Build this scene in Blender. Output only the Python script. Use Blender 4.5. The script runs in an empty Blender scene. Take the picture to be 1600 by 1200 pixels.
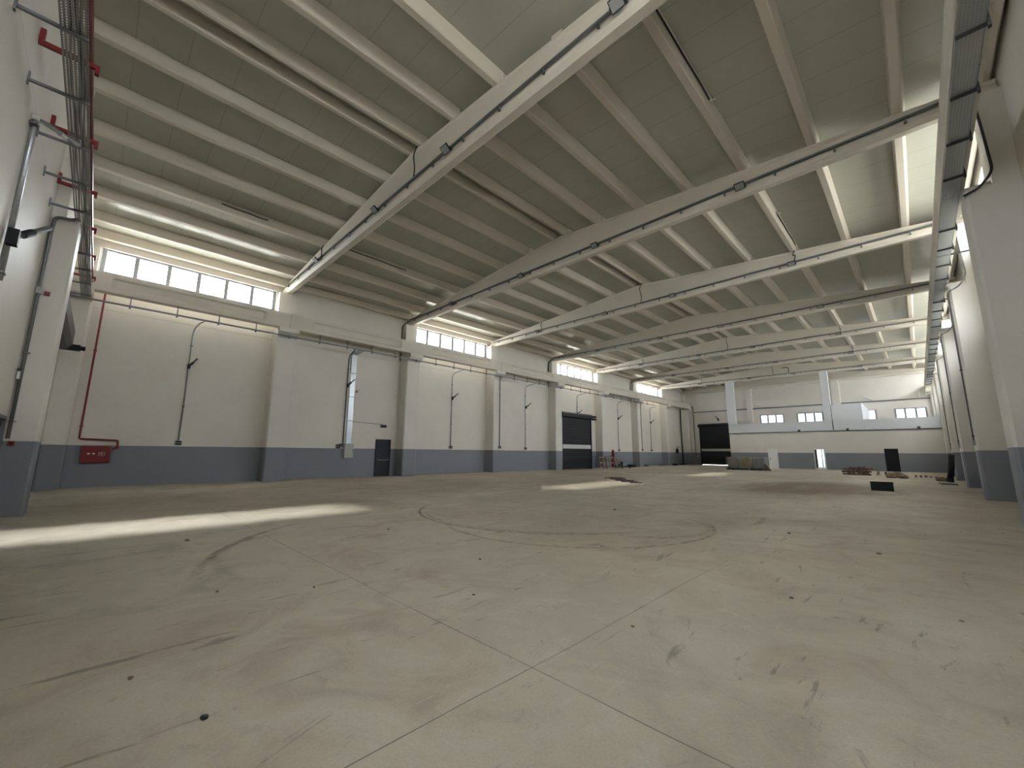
import bpy, math, random
from mathutils import Vector, Matrix

S = bpy.context.scene
C = S.collection
PI = math.pi
random.seed(7)

# ------------------------------------------------------------------ camera
cam_d = bpy.data.cameras.new('camera')
cam_d.sensor_width = 36.0
cam_d.sensor_fit = 'HORIZONTAL'
cam_d.lens = 637.2 / 1600 * 36.0
cam_d.clip_start = 0.05
cam_d.clip_end = 500
cam = bpy.data.objects.new('camera', cam_d)
C.objects.link(cam)
yaw, pitch, roll = 0.7792, 0.1669, 0.0066
cy, sy, cp, sp = math.cos(yaw), math.sin(yaw), math.cos(pitch), math.sin(pitch)
fw = Vector((-sy * cp, cy * cp, sp))
rt = Vector((cy, sy, 0))
up = rt.cross(fw)
r2 = math.cos(roll) * rt + math.sin(roll) * up
u2 = -math.sin(roll) * rt + math.cos(roll) * up
M = Matrix((r2, u2, -fw)).transposed().to_4x4()
M.translation = Vector((0, 0, 1.45))
cam.matrix_world = M
S.camera = cam

# ------------------------------------------------------------------ world, sun, exposure
S.view_settings.view_transform = 'Standard'
S.view_settings.look = 'None'
S.view_settings.gamma = 1.0
S.view_settings.use_curve_mapping = False
S.view_settings.exposure = 1.08
try:
    S.cycles.max_bounces = 12
    S.cycles.diffuse_bounces = 8
    S.cycles.glossy_bounces = 4
    S.cycles.transparent_max_bounces = 24
    S.cycles.sample_clamp_indirect = 12
except Exception:
    pass
W = bpy.data.worlds.new('sky')
S.world = W
W.use_nodes = True
nt = W.node_tree
nt.nodes.clear()
o_ = nt.nodes.new('ShaderNodeOutputWorld')
b_ = nt.nodes.new('ShaderNodeBackground')
tc = nt.nodes.new('ShaderNodeTexCoord')
nz = nt.nodes.new('ShaderNodeTexNoise')
nz.inputs['Scale'].default_value = 3.0
nz.inputs['Detail'].default_value = 4.0
cr = nt.nodes.new('ShaderNodeValToRGB')
cr.color_ramp.elements[0].position = 0.35
cr.color_ramp.elements[0].color = (0.80, 0.88, 0.97, 1)
cr.color_ramp.elements[1].position = 0.65
cr.color_ramp.elements[1].color = (1.0, 0.965, 0.90, 1)
nt.links.new(tc.outputs['Generated'], nz.inputs['Vector'])
nt.links.new(nz.outputs['Fac'], cr.inputs['Fac'])
nt.links.new(cr.outputs['Color'], b_.inputs['Color'])
b_.inputs['Strength'].default_value = 15.0
nt.links.new(b_.outputs['Background'], o_.inputs['Surface'])

sun_d = bpy.data.lights.new('sun', 'SUN')
sun_d.energy = 8.5
sun_d.angle = math.radians(5.0)
sun_d.color = (1.0, 0.93, 0.80)
sun = bpy.data.objects.new('sun', sun_d)
C.objects.link(sun)
sun.rotation_euler = Vector((12.0, -0.8, -9.15)).to_track_quat('-Z', 'Y').to_euler()


# ------------------------------------------------------------------ materials
def mat(name, col, rough=0.6, metal=0.0, spec=0.5, var=0.0, vscale=1.5, bump=0.0, bscale=40.0):
    m = bpy.data.materials.new(name)
    m.use_nodes = True
    t = m.node_tree
    p = t.nodes['Principled BSDF']
    p.inputs['Base Color'].default_value = (*col, 1)
    p.inputs['Roughness'].default_value = rough
    p.inputs['Metallic'].default_value = metal
    p.inputs['Specular IOR Level'].default_value = spec
    g = t.nodes.new('ShaderNodeNewGeometry')
    if var:
        n = t.nodes.new('ShaderNodeTexNoise')
        n.inputs['Scale'].default_value = vscale
        n.inputs['Detail'].default_value = 5
        t.links.new(g.outputs['Position'], n.inputs['Vector'])
        mx = t.nodes.new('ShaderNodeMix')
        mx.data_type = 'RGBA'
        mx.inputs[6].default_value = (*[c * (1 - var) for c in col], 1)
        mx.inputs[7].default_value = (*[min(1, c * (1 + var)) for c in col], 1)
        t.links.new(n.outputs['Fac'], mx.inputs[0])
        t.links.new(mx.outputs[2], p.inputs['Base Color'])
    if bump:
        n2 = t.nodes.new('ShaderNodeTexNoise')
        n2.inputs['Scale'].default_value = bscale
        t.links.new(g.outputs['Position'], n2.inputs['Vector'])
        b = t.nodes.new('ShaderNodeBump')
        b.inputs['Strength'].default_value = bump
        b.inputs['Distance'].default_value = 0.01
        t.links.new(n2.outputs['Fac'], b.inputs['Height'])
        t.links.new(b.outputs['Normal'], p.inputs['Normal'])
    return m


def math_node(t, op, a, b=None, c=None):
    n = t.nodes.new('ShaderNodeMath')
    n.operation = op
    for i, v in enumerate((a, b, c)):
        if v is None:
            continue
        if isinstance(v, (int, float)):
            n.inputs[i].default_value = v
        else:
            t.links.new(v, n.inputs[i])
    return n.outputs[0]


def mixc(t, f, a, b):
    n = t.nodes.new('ShaderNodeMix')
    n.data_type = 'RGBA'
    for i, v in ((0, f), (6, a), (7, b)):
        if isinstance(v, tuple):
            n.inputs[i].default_value = (*v, 1) if len(v) == 3 else v
        elif isinstance(v, (int, float)):
            n.inputs[i].default_value = v
        else:
            t.links.new(v, n.inputs[i])
    return n.outputs[2]


def noise(t, vec, scale, detail=4, rough=0.55, dist=0.0):
    n = t.nodes.new('ShaderNodeTexNoise')
    n.inputs['Scale'].default_value = scale
    n.inputs['Detail'].default_value = detail
    n.inputs['Roughness'].default_value = rough
    n.inputs['Distortion'].default_value = dist
    t.links.new(vec, n.inputs['Vector'])
    return n.outputs['Fac']


def ramp(t, f, lo, hi):
    n = t.nodes.new('ShaderNodeMapRange')
    n.inputs['From Min'].default_value = lo
    n.inputs['From Max'].default_value = hi
    t.links.new(f, n.inputs['Value'])
    return n.outputs[0]


CREAM = (0.66, 0.62, 0.56)


def banded(name, cream=CREAM, blue=(0.205, 0.214, 0.242), seams=None):
    """cream painted concrete with a blue grey painted dado up to 1.63 m"""
    m = mat(name, cream, 0.55, spec=0.4)
    t = m.node_tree
    p = t.nodes['Principled BSDF']
    g = t.nodes['Geometry']
    sx = t.nodes.new('ShaderNodeSeparateXYZ')
    t.links.new(g.outputs['Position'], sx.inputs[0])
    n1 = noise(t, g.outputs['Position'], 0.7, 5)
    n2 = noise(t, g.outputs['Position'], 9.0, 3)
    v = math_node(t, 'ADD', math_node(t, 'MULTIPLY', n1, 0.16), math_node(t, 'MULTIPLY', n2, 0.05))
    v = math_node(t, 'ADD', v, 0.895)
    cre = mixc(t, 1.0, cream, cream)
    msk = math_node(t, 'LESS_THAN', sx.outputs[2], 1.63)
    col = mixc(t, msk, cream, blue)
    hsv = t.nodes.new('ShaderNodeHueSaturation')
    t.links.new(col, hsv.inputs['Color'])
    t.links.new(v, hsv.inputs['Value'])
    out = hsv.outputs[0]
    if seams:
        axis, lines = seams
        for z0 in lines:
            d = math_node(t, 'ABSOLUTE', math_node(t, 'SUBTRACT', sx.outputs[2], z0))
            k = math_node(t, 'MULTIPLY', math_node(t, 'LESS_THAN', d, 0.012), 0.35)
            out = mixc(t, k, out, (0.25, 0.23, 0.2))
        # fine vertical casting ribs
        w = math_node(t, 'SINE', math_node(t, 'MULTIPLY', sx.outputs[axis], 42.0))
        b = t.nodes.new('ShaderNodeBump')
        b.inputs['Strength'].default_value = 0.10
        b.inputs['Distance'].default_value = 0.004
        t.links.new(w, b.inputs['Height'])
        t.links.new(b.outputs['Normal'], p.inputs['Normal'])
    t.links.new(out, p.inputs['Base Color'])
    return m


m_wall_side = banded('painted wall panels', seams=(1, (7.2,)))
m_wall_end = banded('painted end wall panels', seams=(0, (7.2,)))
m_wall_mz = banded('painted smooth partition')
m_col = banded('painted columns', cream=(0.67, 0.635, 0.58))
m_beam = mat('cream painted beams', (0.63, 0.58, 0.505), 0.55, spec=0.4, var=0.07, vscale=1.2)
m_purl = mat('cream painted purlins', (0.61, 0.56, 0.485), 0.5, spec=0.45, var=0.06, vscale=1.0)
m_galv = mat('galvanised steel', (0.42, 0.44, 0.455), 0.32, 0.9, var=0.18, vscale=14)
m_galvd = mat('dull galvanised steel', (0.20, 0.205, 0.21), 0.5, 0.75, var=0.15, vscale=8)
m_dark = mat('dark steel', (0.045, 0.047, 0.05), 0.5, 0.3)
m_black = mat('black plastic', (0.007, 0.007, 0.008), 0.55, spec=0.3)
m_cable = mat('black cable', (0.01, 0.01, 0.01), 0.55)
m_red = mat('red paint', (0.19, 0.006, 0.010), 0.4)
m_redp = mat('red gloss pipe paint', (0.13, 0.045, 0.045), 0.25, spec=0.7)
m_white = mat('white paint', (0.78, 0.78, 0.76), 0.45)
m_pvc = mat('grey plastic', (0.42, 0.42, 0.41), 0.5)
m_frame = mat('grey window frame', (0.25, 0.26, 0.28), 0.4)
m_navy = mat('dark blue door paint', (0.008, 0.012, 0.019), 0.45, spec=0.3)
m_anth = mat('anthracite shutter', (0.022, 0.024, 0.028), 0.42, 0.2)
m_stripe = mat('pale shutter panel', (0.55, 0.55, 0.54), 0.5)
m_wood = mat('weathered timber', (0.17, 0.125, 0.085), 0.8, var=0.3, vscale=4)
m_wood2 = mat('reddish timber', (0.13, 0.075, 0.055), 0.8, var=0.35, vscale=5)
m_palew = mat('pale timber', (0.22, 0.175, 0.13), 0.8, var=0.25, vscale=6)
m_yell = mat('yellowed plastic', (0.33, 0.235, 0.075), 0.5, var=0.25, vscale=3)
m_tank = mat('dusty translucent plastic', (0.26, 0.21, 0.16), 0.45, var=0.2, vscale=3)
m_tank2 = mat('grey translucent plastic', (0.20, 0.22, 0.22), 0.45, var=0.2, vscale=3)
m_cage = mat('pale zinc wire', (0.36, 0.36, 0.35), 0.5, 0.3)
m_lens = mat('floodlight glass', (0.30, 0.31, 0.30), 0.2)
m_sand = mat('sand coloured sack', (0.22, 0.165, 0.11), 0.9, var=0.2, vscale=6)
m_bin = mat('dark green plastic', (0.006, 0.011, 0.011), 0.6, spec=0.25)
m_outer = mat('outside ground', (0.55, 0.52, 0.45), 0.9)

# roof deck : painted sandwich panels with seams across the span
m_deck = mat('grey green roof sheet', (0.30, 0.30, 0.262), 0.24, spec=0.6)
t = m_deck.node_tree
g = t.nodes['Geometry']
sx = t.nodes.new('ShaderNodeSeparateXYZ')
t.links.new(g.outputs['Position'], sx.inputs[0])
fr = math_node(t, 'ABSOLUTE', math_node(t, 'SUBTRACT', math_node(t, 'FRACT', math_node(t, 'ADD', sx.outputs[1], 100.0)), 0.5))
seam = math_node(t, 'MULTIPLY', math_node(t, 'LESS_THAN', fr, 0.008), 0.35)
nn = noise(t, g.outputs['Position'], 1.3, 3)
base = mixc(t, nn, (0.44, 0.435, 0.375), (0.485, 0.48, 0.42))
base = mixc(t, seam, base, (0.12, 0.12, 0.10))
t.links.new(base, t.nodes['Principled BSDF'].inputs['Base Color'])
nb = noise(t, g.outputs['Position'], 2.2, 2)
bp = t.nodes.new('ShaderNodeBump')
bp.inputs['Strength'].default_value = 0.25
bp.inputs['Distance'].default_value = 0.02
t.links.new(nb, bp.inputs['Height'])
t.links.new(bp.outputs['Normal'], t.nodes['Principled BSDF'].inputs['Normal'])


# floor : dusty power floated concrete with saw cuts, tyre arcs, scuffs and rusty dust
def floor_material():
    m = mat('dusty concrete floor', (0.4, 0.38, 0.33), 0.7, spec=0.3)
    t = m.node_tree
    p = t.nodes['Principled BSDF']
    P = t.nodes['Geometry'].outputs['Position']
    sx = t.nodes.new('ShaderNodeSeparateXYZ')
    t.links.new(P, sx.inputs[0])
    X, Y = sx.outputs[0], sx.outputs[1]
    n1 = noise(t, P, 0.22, 6, 0.6, 0.6)
    n2 = noise(t, P, 1.1, 8, 0.65, 1.2)
    n3 = noise(t, P, 6.0, 6, 0.7, 0.5)
    n4 = noise(t, P, 60.0, 2)
    c = mixc(t, ramp(t, n1, 0.35, 0.65), (0.325, 0.285, 0.22), (0.435, 0.39, 0.31))
    c = mixc(t, math_node(t, 'MULTIPLY', ramp(t, n2, 0.50, 0.70), 0.60), c, (0.27, 0.235, 0.185))
    c = mixc(t, math_node(t, 'MULTIPLY', ramp(t, n2, 0.46, 0.30), 0.35), c, (0.50, 0.46, 0.385))
    c = mixc(t, math_node(t, 'MULTIPLY', ramp(t, n3, 0.58, 0.74), 0.45), c, (0.20, 0.175, 0.14))
    c = mixc(t, math_node(t, 'MULTIPLY', ramp(t, n3, 0.40, 0.25), 0.35), c, (0.53, 0.49, 0.42))
    # reddish dust patches
    nr = noise(t, P, 0.55, 5, 0.6, 0.8)
    red = math_node(t, 'MULTIPLY', math_node(t, 'MULTIPLY', ramp(t, nr, 0.52, 0.66), ramp(t, n2, 0.35, 0.6)), 0.42)
    c = mixc(t, red, c, (0.30, 0.225, 0.17))
    # short dark scuffs and pale scrapes, streched by traffic
    for ang, sc_, col_, lo_, amt in ((0.6, 2.6, (0.17, 0.145, 0.115), 0.62, 0.7), (-0.5, 3.4, (0.17, 0.15, 0.115), 0.63, 0.65), (0.15, 4.2, (0.47, 0.44, 0.38), 0.63, 0.3)):
        mp = t.nodes.new('ShaderNodeMapping')
        mp.inputs['Rotation'].default_value = (0, 0, ang)
        mp.inputs['Scale'].default_value = (1.0, 0.22, 1.0)
        t.links.new(P, mp.inputs['Vector'])
        q = noise(t, mp.outputs[0], sc_, 7, 0.68, 1.5)
        c = mixc(t, math_node(t, 'MULTIPLY', ramp(t, q, lo_, lo_ + 0.05), amt), c, col_)

    # saw cuts
    wob = math_node(t, 'MULTIPLY', math_node(t, 'SUBTRACT', noise(t, P, 0.5, 2), 0.5), 0.06)
    brk = math_node(t, 'ADD', math_node(t, 'MULTIPLY', ramp(t, noise(t, P, 1.4, 3), 0.35, 0.6), 0.45), 0.4)
    for ax, other, v, lo, hi in ((X, Y, -2.06, -2, 7.5), (Y, X, 2.29, -13.5, 2.3)):
        d = math_node(t, 'ABSOLUTE', math_node(t, 'SUBTRACT', math_node(t, 'ADD', ax, wob), v))
        wdt = math_node(t, 'LESS_THAN', d, 0.0045)
        rng = math_node(t, 'MULTIPLY', math_node(t, 'GREATER_THAN', other, lo), ramp(t, other, hi, hi - 2.5))
        k = math_node(t, 'MULTIPLY', math_node(t, 'MULTIPLY', wdt, brk), rng)
        c = mixc(t, k, c, (0.10, 0.09, 0.08))

    # tyre arcs and scuffs : (centre x, centre y, radius, width, strength, angle range)
    def ring(cx, cy_, r, w, s, a0, a1, col=(0.12, 0.10, 0.08)):
        nonlocal c
        dx = math_node(t, 'SUBTRACT', X, cx)
        dy = math_node(t, 'SUBTRACT', Y, cy_)
        rr = math_node(t, 'SQRT', math_node(t, 'ADD', math_node(t, 'MULTIPLY', dx, dx), math_node(t, 'MULTIPLY', dy, dy)))
        rr = math_node(t, 'ADD', rr, math_node(t, 'MULTIPLY', math_node(t, 'SUBTRACT', n2, 0.5), 0.16))
        d = math_node(t, 'ABSOLUTE', math_node(t, 'SUBTRACT', rr, r))
        k = ramp(t, d, w * 1.2, w * 0.4)
        a = math_node(t, 'ARCTAN2', dy, dx)
        k = math_node(t, 'MULTIPLY', k, math_node(t, 'MULTIPLY', ramp(t, a, a0, a0 + 0.25), ramp(t, a, a1, a1 - 0.25)))
        k = math_node(t, 'MULTIPLY', k, math_node(t, 'MULTIPLY', ramp(t, n3, 0.3, 0.6), s))
        c = mixc(t, k, c, col)
    ring(-7.08, 8.70, 3.41, 0.045, 1.0, -2.6, -0.35)
    ring(-7.08, 8.72, 3.29, 0.03, 0.7, -2.2, -0.6)
    ring(-5.68, 7.74, 2.83, 0.045, 0.65, -2.1, 0.75)
    ring(-4.5, 8.2, 1.5, 0.10, 0.35, -1.2, 1.2)
    ring(-5.0, 6.0, 5.13, 0.07, 0.95, -2.6, -1.75, (0.15, 0.11, 0.08))
    ring(-6.3, 4.3, 3.0, 0.10, 0.40, -2.5, -1.2, (0.2, 0.16, 0.13))
    ring(-1.5, 24, 3.3, 0.30, 0.6, -2.9, -1.2, (0.2, 0.155, 0.1))
    ring(-2.5, 22, 1.9, 0.25, 0.6, -3.0, 1.0, (0.2, 0.155, 0.1))
    # wet brown stain far right of centre
    dx = math_node(t, 'DIVIDE', math_node(t, 'SUBTRACT', X, -3.6), 2.6)
    dy = math_node(t, 'DIVIDE', math_node(t, 'SUBTRACT', Y, 22.5), 5.5)
    rr = math_node(t, 'SQRT', math_node(t, 'ADD', math_node(t, 'MULTIPLY', dx, dx), math_node(t, 'MULTIPLY', dy, dy)))
    rr = math_node(t, 'ADD', rr, math_node(t, 'MULTIPLY', math_node(t, 'SUBTRACT', n2, 0.5), 1.4))
    k = math_node(t, 'MULTIPLY', ramp(t, rr, 1.25, 0.65), 0.85)
    c = mixc(t, k, c, (0.13, 0.10, 0.058))
    # sweeping streaks along the hall
    mp = t.nodes.new('ShaderNodeMapping')
    mp.inputs['Scale'].default_value = (1.0, 0.12, 1.0)
    t.links.new(P, mp.inputs['Vector'])
    ns = noise(t, mp.outputs[0], 1.6, 5, 0.6, 0.4)
    far = ramp(t, math_node(t, 'SUBTRACT', Y, X), 10.0, 22.0)
    c = mixc(t, math_node(t, 'MULTIPLY', math_node(t, 'MULTIPLY', ramp(t, ns, 0.5, 0.68), 0.45), far), c, (0.29, 0.25, 0.18))
    fine = math_node(t, 'ADD', math_node(t, 'MULTIPLY', n4, 0.35), 1.11)
    h = t.nodes.new('ShaderNodeHueSaturation')
    t.links.new(c, h.inputs['Color'])
    t.links.new(fine, h.inputs['Value'])
    t.links.new(h.outputs[0], p.inputs['Base Color'])
    b = t.nodes.new('ShaderNodeBump')
    b.inputs['Strength'].default_value = 0.35
    b.inputs['Distance'].default_value = 0.004
    t.links.new(n3, b.inputs['Height'])
    t.links.new(b.outputs['Normal'], p.inputs['Normal'])
    return m


m_floor = floor_material()


def glass_material(tint=(0.88, 0.93, 0.97, 1)):
    m = bpy.data.materials.new('window glass')
    m.use_nodes = True
    t = m.node_tree
    t.nodes.clear()
    o = t.nodes.new('ShaderNodeOutputMaterial')
    tr = t.nodes.new('ShaderNodeBsdfTransparent')
    tr.inputs[0].default_value = tint
    gl = t.nodes.new('ShaderNodeBsdfGlossy')
    gl.inputs['Roughness'].default_value = 0.03
    mx = t.nodes.new('ShaderNodeMixShader')
    mx.inputs[0].default_value = 0.06
    t.links.new(tr.outputs[0], mx.inputs[1])
    t.links.new(gl.outputs[0], mx.inputs[2])
    t.links.new(mx.outputs[0], o.inputs[0])
    return m


m_glass = glass_material()
m_glass_t = glass_material((0.055, 0.062, 0.068, 1))


def perforated(name, ax_long, ax_cross, col):
    """galvanised sheet punched with rows of round slots"""
    m = mat(name, col, 0.4, 0.7)
    t = m.node_tree
    p = t.nodes['Principled BSDF']
    sx = t.nodes.new('ShaderNodeSeparateXYZ')
    t.links.new(t.nodes['Geometry'].outputs['Position'], sx.inputs[0])
    a = math_node(t, 'FRACT', math_node(t, 'MULTIPLY', math_node(t, 'ADD', sx.outputs[ax_long], 100.0), 20.0))
    b = math_node(t, 'FRACT', math_node(t, 'MULTIPLY', math_node(t, 'ADD', sx.outputs[ax_cross], 100.0), 25.0))
    a = math_node(t, 'ABSOLUTE', math_node(t, 'SUBTRACT', a, 0.5))
    b = math_node(t, 'ABSOLUTE', math_node(t, 'SUBTRACT', b, 0.5))
    k = math_node(t, 'MULTIPLY', math_node(t, 'LESS_THAN', a, 0.33), math_node(t, 'LESS_THAN', b, 0.2))
    t.links.new(math_node(t, 'SUBTRACT', 1.0, k), p.inputs['Alpha'])
    return m


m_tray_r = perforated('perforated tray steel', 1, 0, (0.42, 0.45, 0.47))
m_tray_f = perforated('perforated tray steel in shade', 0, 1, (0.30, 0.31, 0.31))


# ------------------------------------------------------------------ mesh helpers
class MB:
    def __init__(s):
        s.v, s.f = [], []

    def box(s, x0, y0, z0, x1, y1, z1, rot=None, at=None):
        b = len(s.v)
        P = [(x, y, z) for z in (z0, z1) for y in (y0, y1) for x in (x0, x1)]
        if rot is not None:
            P = [tuple(rot @ Vector(p) + Vector(at or (0, 0, 0))) for p in P]
        s.v += P
        s.f += [tuple(b + i for i in q) for q in
                ((0, 2, 3, 1), (4, 5, 7, 6), (0, 1, 5, 4), (2, 6, 7, 3), (0, 4, 6, 2), (1, 3, 7, 5))]
        return s

    def prism(s, poly, axis, a0, a1):
        """poly: 2D points, extruded along axis 0/1/2 from a0 to a1"""
        b = len(s.v)
        n = len(poly)

        def pt(p, a):
            return {0: (a, p[0], p[1]), 1: (p[0], a, p[1]), 2: (p[0], p[1], a)}[axis]
        s.v += [pt(p, a0) for p in poly] + [pt(p, a1) for p in poly]
        s.f.append(tuple(b + i for i in range(n)))
        s.f.append(tuple(b + n + i for i in reversed(range(n))))
        for i in range(n):
            j = (i + 1) % n
            s.f.append((b + j, b + i, b + n + i, b + n + j))
        return s

    def loft(s, rings, caps=True):
        b = len(s.v)
        n = len(rings[0])
        for r in rings:
            s.v += [tuple(p) for p in r]
        for k in range(len(rings) - 1):
            for i in range(n):
                j = (i + 1) % n
                s.f.append((b + k * n + i, b + k * n + j, b + (k + 1) * n + j, b + (k + 1) * n + i))
        if caps:
            s.f.append(tuple(b + i for i in reversed(range(n))))
            s.f.append(tuple(b + (len(rings) - 1) * n + i for i in range(n)))
        return s

    def tube(s, pts, r, n=8, r_end=None):
        pts = [Vector(p) for p in pts]
        rings = []
        ref = None
        for i, p in enumerate(pts):
            if i == 0:
                d = pts[1] - p
            elif i == len(pts) - 1:
                d = p - pts[i - 1]
            else:
                d = (pts[i + 1] - p).normalized() + (p - pts[i - 1]).normalized()
            d.normalize()
            if ref is None:
                ref = Vector((0, 0, 1)) if abs(d.z) < 0.9 else Vector((1, 0, 0))
            u = ref - d * ref.dot(d)
            if u.length < 1e-4:
                u = d.orthogonal()
            u.normalize()
            ref = u
            w = d.cross(u)
            rad = r if r_end is None else r + (r_end - r) * i / (len(pts) - 1)
            rings.append([p + (u * math.cos(2 * PI * k / n) + w * math.sin(2 * PI * k / n)) * rad for k in range(n)])
        return s.loft(rings)

    def build(s, name, m, parent=None, bevel=0.0, smooth=False):
        me = bpy.data.meshes.new(name)
        me.from_pydata(s.v, [], s.f)
        me.validate()
        me.update()
        import bmesh
        bm = bmesh.new()
        bm.from_mesh(me)
        bmesh.ops.recalc_face_normals(bm, faces=bm.faces)
        bm.to_mesh(me)
        bm.free()
        if smooth:
            for p in me.polygons:
                p.use_smooth = len(p.vertices) == 4
        me.materials.append(m)
        o = bpy.data.objects.new(name, me)
        C.objects.link(o)
        if parent:
            o.parent = parent
        if bevel:
            md = o.modifiers.new('bevel', 'BEVEL')
            md.width = bevel
            md.segments = 2
            md.limit_method = 'ANGLE'
        return o


def rounded(pts, r=0.12, n=5):
    """polyline with rounded corners"""
    pts = [Vector(p) for p in pts]
    out = [pts[0]]
    for i in range(1, len(pts) - 1):
        a, b, c = pts[i - 1], pts[i], pts[i + 1]
        ra = min(r, (a - b).length * 0.45, (c - b).length * 0.45)
        p0 = b + (a - b).normalized() * ra
        p1 = b + (c - b).normalized() * ra
        for k in range(n + 1):
            f = k / n
            out.append(p0 * (1 - f) ** 2 + b * 2 * f * (1 - f) + p1 * f * f)
    out.append(pts[-1])
    return out


def tag(o, label=None, cat=None, group=None, kind=None):
    if label:
        o['label'] = label
    if cat:
        o['category'] = cat
    if group:
        o['group'] = group
    if kind:
        o['kind'] = kind
    return o


def empty(name, loc=(0, 0, 0), label=None, cat=None, group=None, kind=None, rz=0.0):
    o = bpy.data.objects.new(name, None)
    C.objects.link(o)
    o.location = loc
    o.rotation_euler = (0, 0, rz)
    o.empty_display_size = 0.1
    return tag(o, label, cat, group, kind)


def copy_tree(o, parent=None):
    c = o.copy()
    C.objects.link(c)
    if parent:
        c.parent = parent
    for ch in [x for x in o.children]:
        copy_tree(ch, c)
    return c


def struct(name, mb, m, bevel=0.0):
    return tag(mb.build(name, m, bevel=bevel), kind='structure')


ORD = ['first', 'second', 'third', 'fourth', 'fifth', 'sixth', 'seventh', 'eighth', 'ninth', 'tenth',
       'eleventh', 'twelfth', 'thirteenth', 'fourteenth', 'fifteenth']

# ------------------------------------------------------------------ dimensions
SP = 7.527                     # bay length
YB = 58.5
def cyk(k):                    # centre line of column row k
    return 6.33 + SP * k if k < 7 else YB - 0.22
XL, XR = -23.45, 2.25          # inner faces of the side walls
YF, YB = -1.40, 58.5           # inner faces of the end walls
XC = -10.6                     # ridge line
ZR = 9.73                      # rafter soffit
SL = 0.08
def ztop(x):                   # rafter top
    return 11.15 - SL * abs(x - XC)
PH = 0.37                      # purlin height
def zdeck(x):
    return ztop(x) + PH
WINR = (-1, 1, 3, 4, 5, 6)  # right wall clerestory bays; the extra far ones are added for light
WIN = (-1, 1, 3, 5)            # bays with a clerestory window : between row k and k+1
ZW0, ZW1 = 8.80, 9.86

# ------------------------------------------------------------------ floor, ground, ceiling
struct('floor', MB().box(XL - 0.2, YF - 0.2, -0.2, XR + 0.2, YB + 0.2, 0.0), m_floor)
mb = MB()
mb.box(-90, YB + 0.2, -0.3, 70, 150, -0.06)
mb.box(-90, -80, -0.3, 70, YF - 0.2, -0.06)
mb.box(-90, YF - 0.2, -0.3, XL - 0.2, YB + 0.2, -0.06)
mb.box(XR + 0.2, YF - 0.2, -0.3, 70, YB + 0.2, -0.06)
struct('floor_outside', mb, m_outer)
mb = MB()
poly = [(XL - 0.35, zdeck(XL - 0.35)), (XC, zdeck(XC)), (XR + 0.35, zdeck(XR + 0.35)),
        (XR + 0.35, zdeck(XR + 0.35) + 0.1), (XC, zdeck(XC) + 0.1), (XL - 0.35, zdeck(XL - 0.35) + 0.1)]
mb.prism(poly, 1, YF - 0.3, YB + 0.3)
struct('ceiling', mb, m_deck)


# ------------------------------------------------------------------ walls
LOW_ADDED = (1, 2, 3, 4, 5, 6)                # right wall bays with added windows hidden behind the columns, for more light
LZ0, LZ1 = 6.1, 7.1


def side_wall(name, x0, x1, low=(), wins=WIN):
    mb = MB()
    ztp = zdeck(x0 if abs(x0 - XC) > abs(x1 - XC) else x1)
    ys = [(cyk(k) + 0.46, cyk(k + 1) - 0.46) for k in wins]
    holes = [(a, b) for a, b in ys]
    mb.box(x0, YF - 0.2, -0.2, x1, YB + 0.2, ZW0)
    mb.box(x0, YF - 0.2, ZW1, x1, YB + 0.2, ztp - 0.005)
    if low:
        mb = MB()
        mb.box(x0, YF - 0.2, -0.2, x1, YB + 0.2, LZ0)
        mb.box(x0, YF - 0.2, LZ1, x1, YB + 0.2, ZW0)
        mb.box(x0, YF - 0.2, ZW1, x1, YB + 0.2, ztp - 0.005)
        prev = YF - 0.2
        for k in low:
            mb.box(x0, prev, LZ0, x1, cyk(k) + 1.5, LZ1)
            prev = cyk(k + 1) - 1.5
        mb.box(x0, prev, LZ0, x1, YB + 0.2, LZ1)
    prev = YF - 0.2
    for a, b in holes:
        mb.box(x0, prev, ZW0, x1, a, ZW1)
        prev = b
    mb.box(x0, prev, ZW0, x1, YB + 0.2, ZW1)
    return struct(name, mb, m_wall_side)


side_wall('wall_left', XL - 0.2, XL)
side_wall('wall_right', XR, XR + 0.2, LOW_ADDED, WINR)


def gable(name, y0, y1, holes, m):
    """end wall with rectangular holes (x0,z0,x1,z1) built as strips"""
    mb = MB()
    xs = sorted({XL, XC, XR} | {h[0] for h in holes} | {h[2] for h in holes})
    for a, b in zip(xs[:-1], xs[1:]):
        mid = (a + b) / 2
        hs = sorted([h for h in holes if h[0] <= mid <= h[2]], key=lambda h: h[1])
        z = -0.2
        for h in hs:
            if h[1] > z:
                mb.prism([(a, z), (b, z), (b, h[1]), (a, h[1])], 1, y0, y1)
            z = h[3]
        mb.prism([(a, z), (b, z), (b, zdeck(b) - 0.004), (a, zdeck(a) - 0.004)], 1, y0, y1)
    return struct(name, mb, m)


BWIN = [(-13.85, 5.25, -11.25, 6.32), (-9.98, 5.2, -7.4, 6.32), (-4.2, 5.17, -2.8, 6.28), (-1.40, 5.08, 1.03, 6.28)]
OUTD = (-8.95, 0.0, -7.0, 2.3)
BSH = (-21.3, 0.0, -16.6, 5.0)
gable('wall_back', YB, YB + 0.2, BWIN + [OUTD, BSH], m_wall_end)
FDOOR = (-13.9, 0.0, -12.9, 2.15)
FSH = (-21.3, 0.0, -16.2, 5.0)
FWIN_ADDED = (-3.4, 5.4, 1.4, 6.6)  # unseen window added behind the camera to brighten the hall
gable('wall_front', YF - 0.2, YF, [FDOOR, FSH, FWIN_ADDED], m_wall_end)

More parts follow.
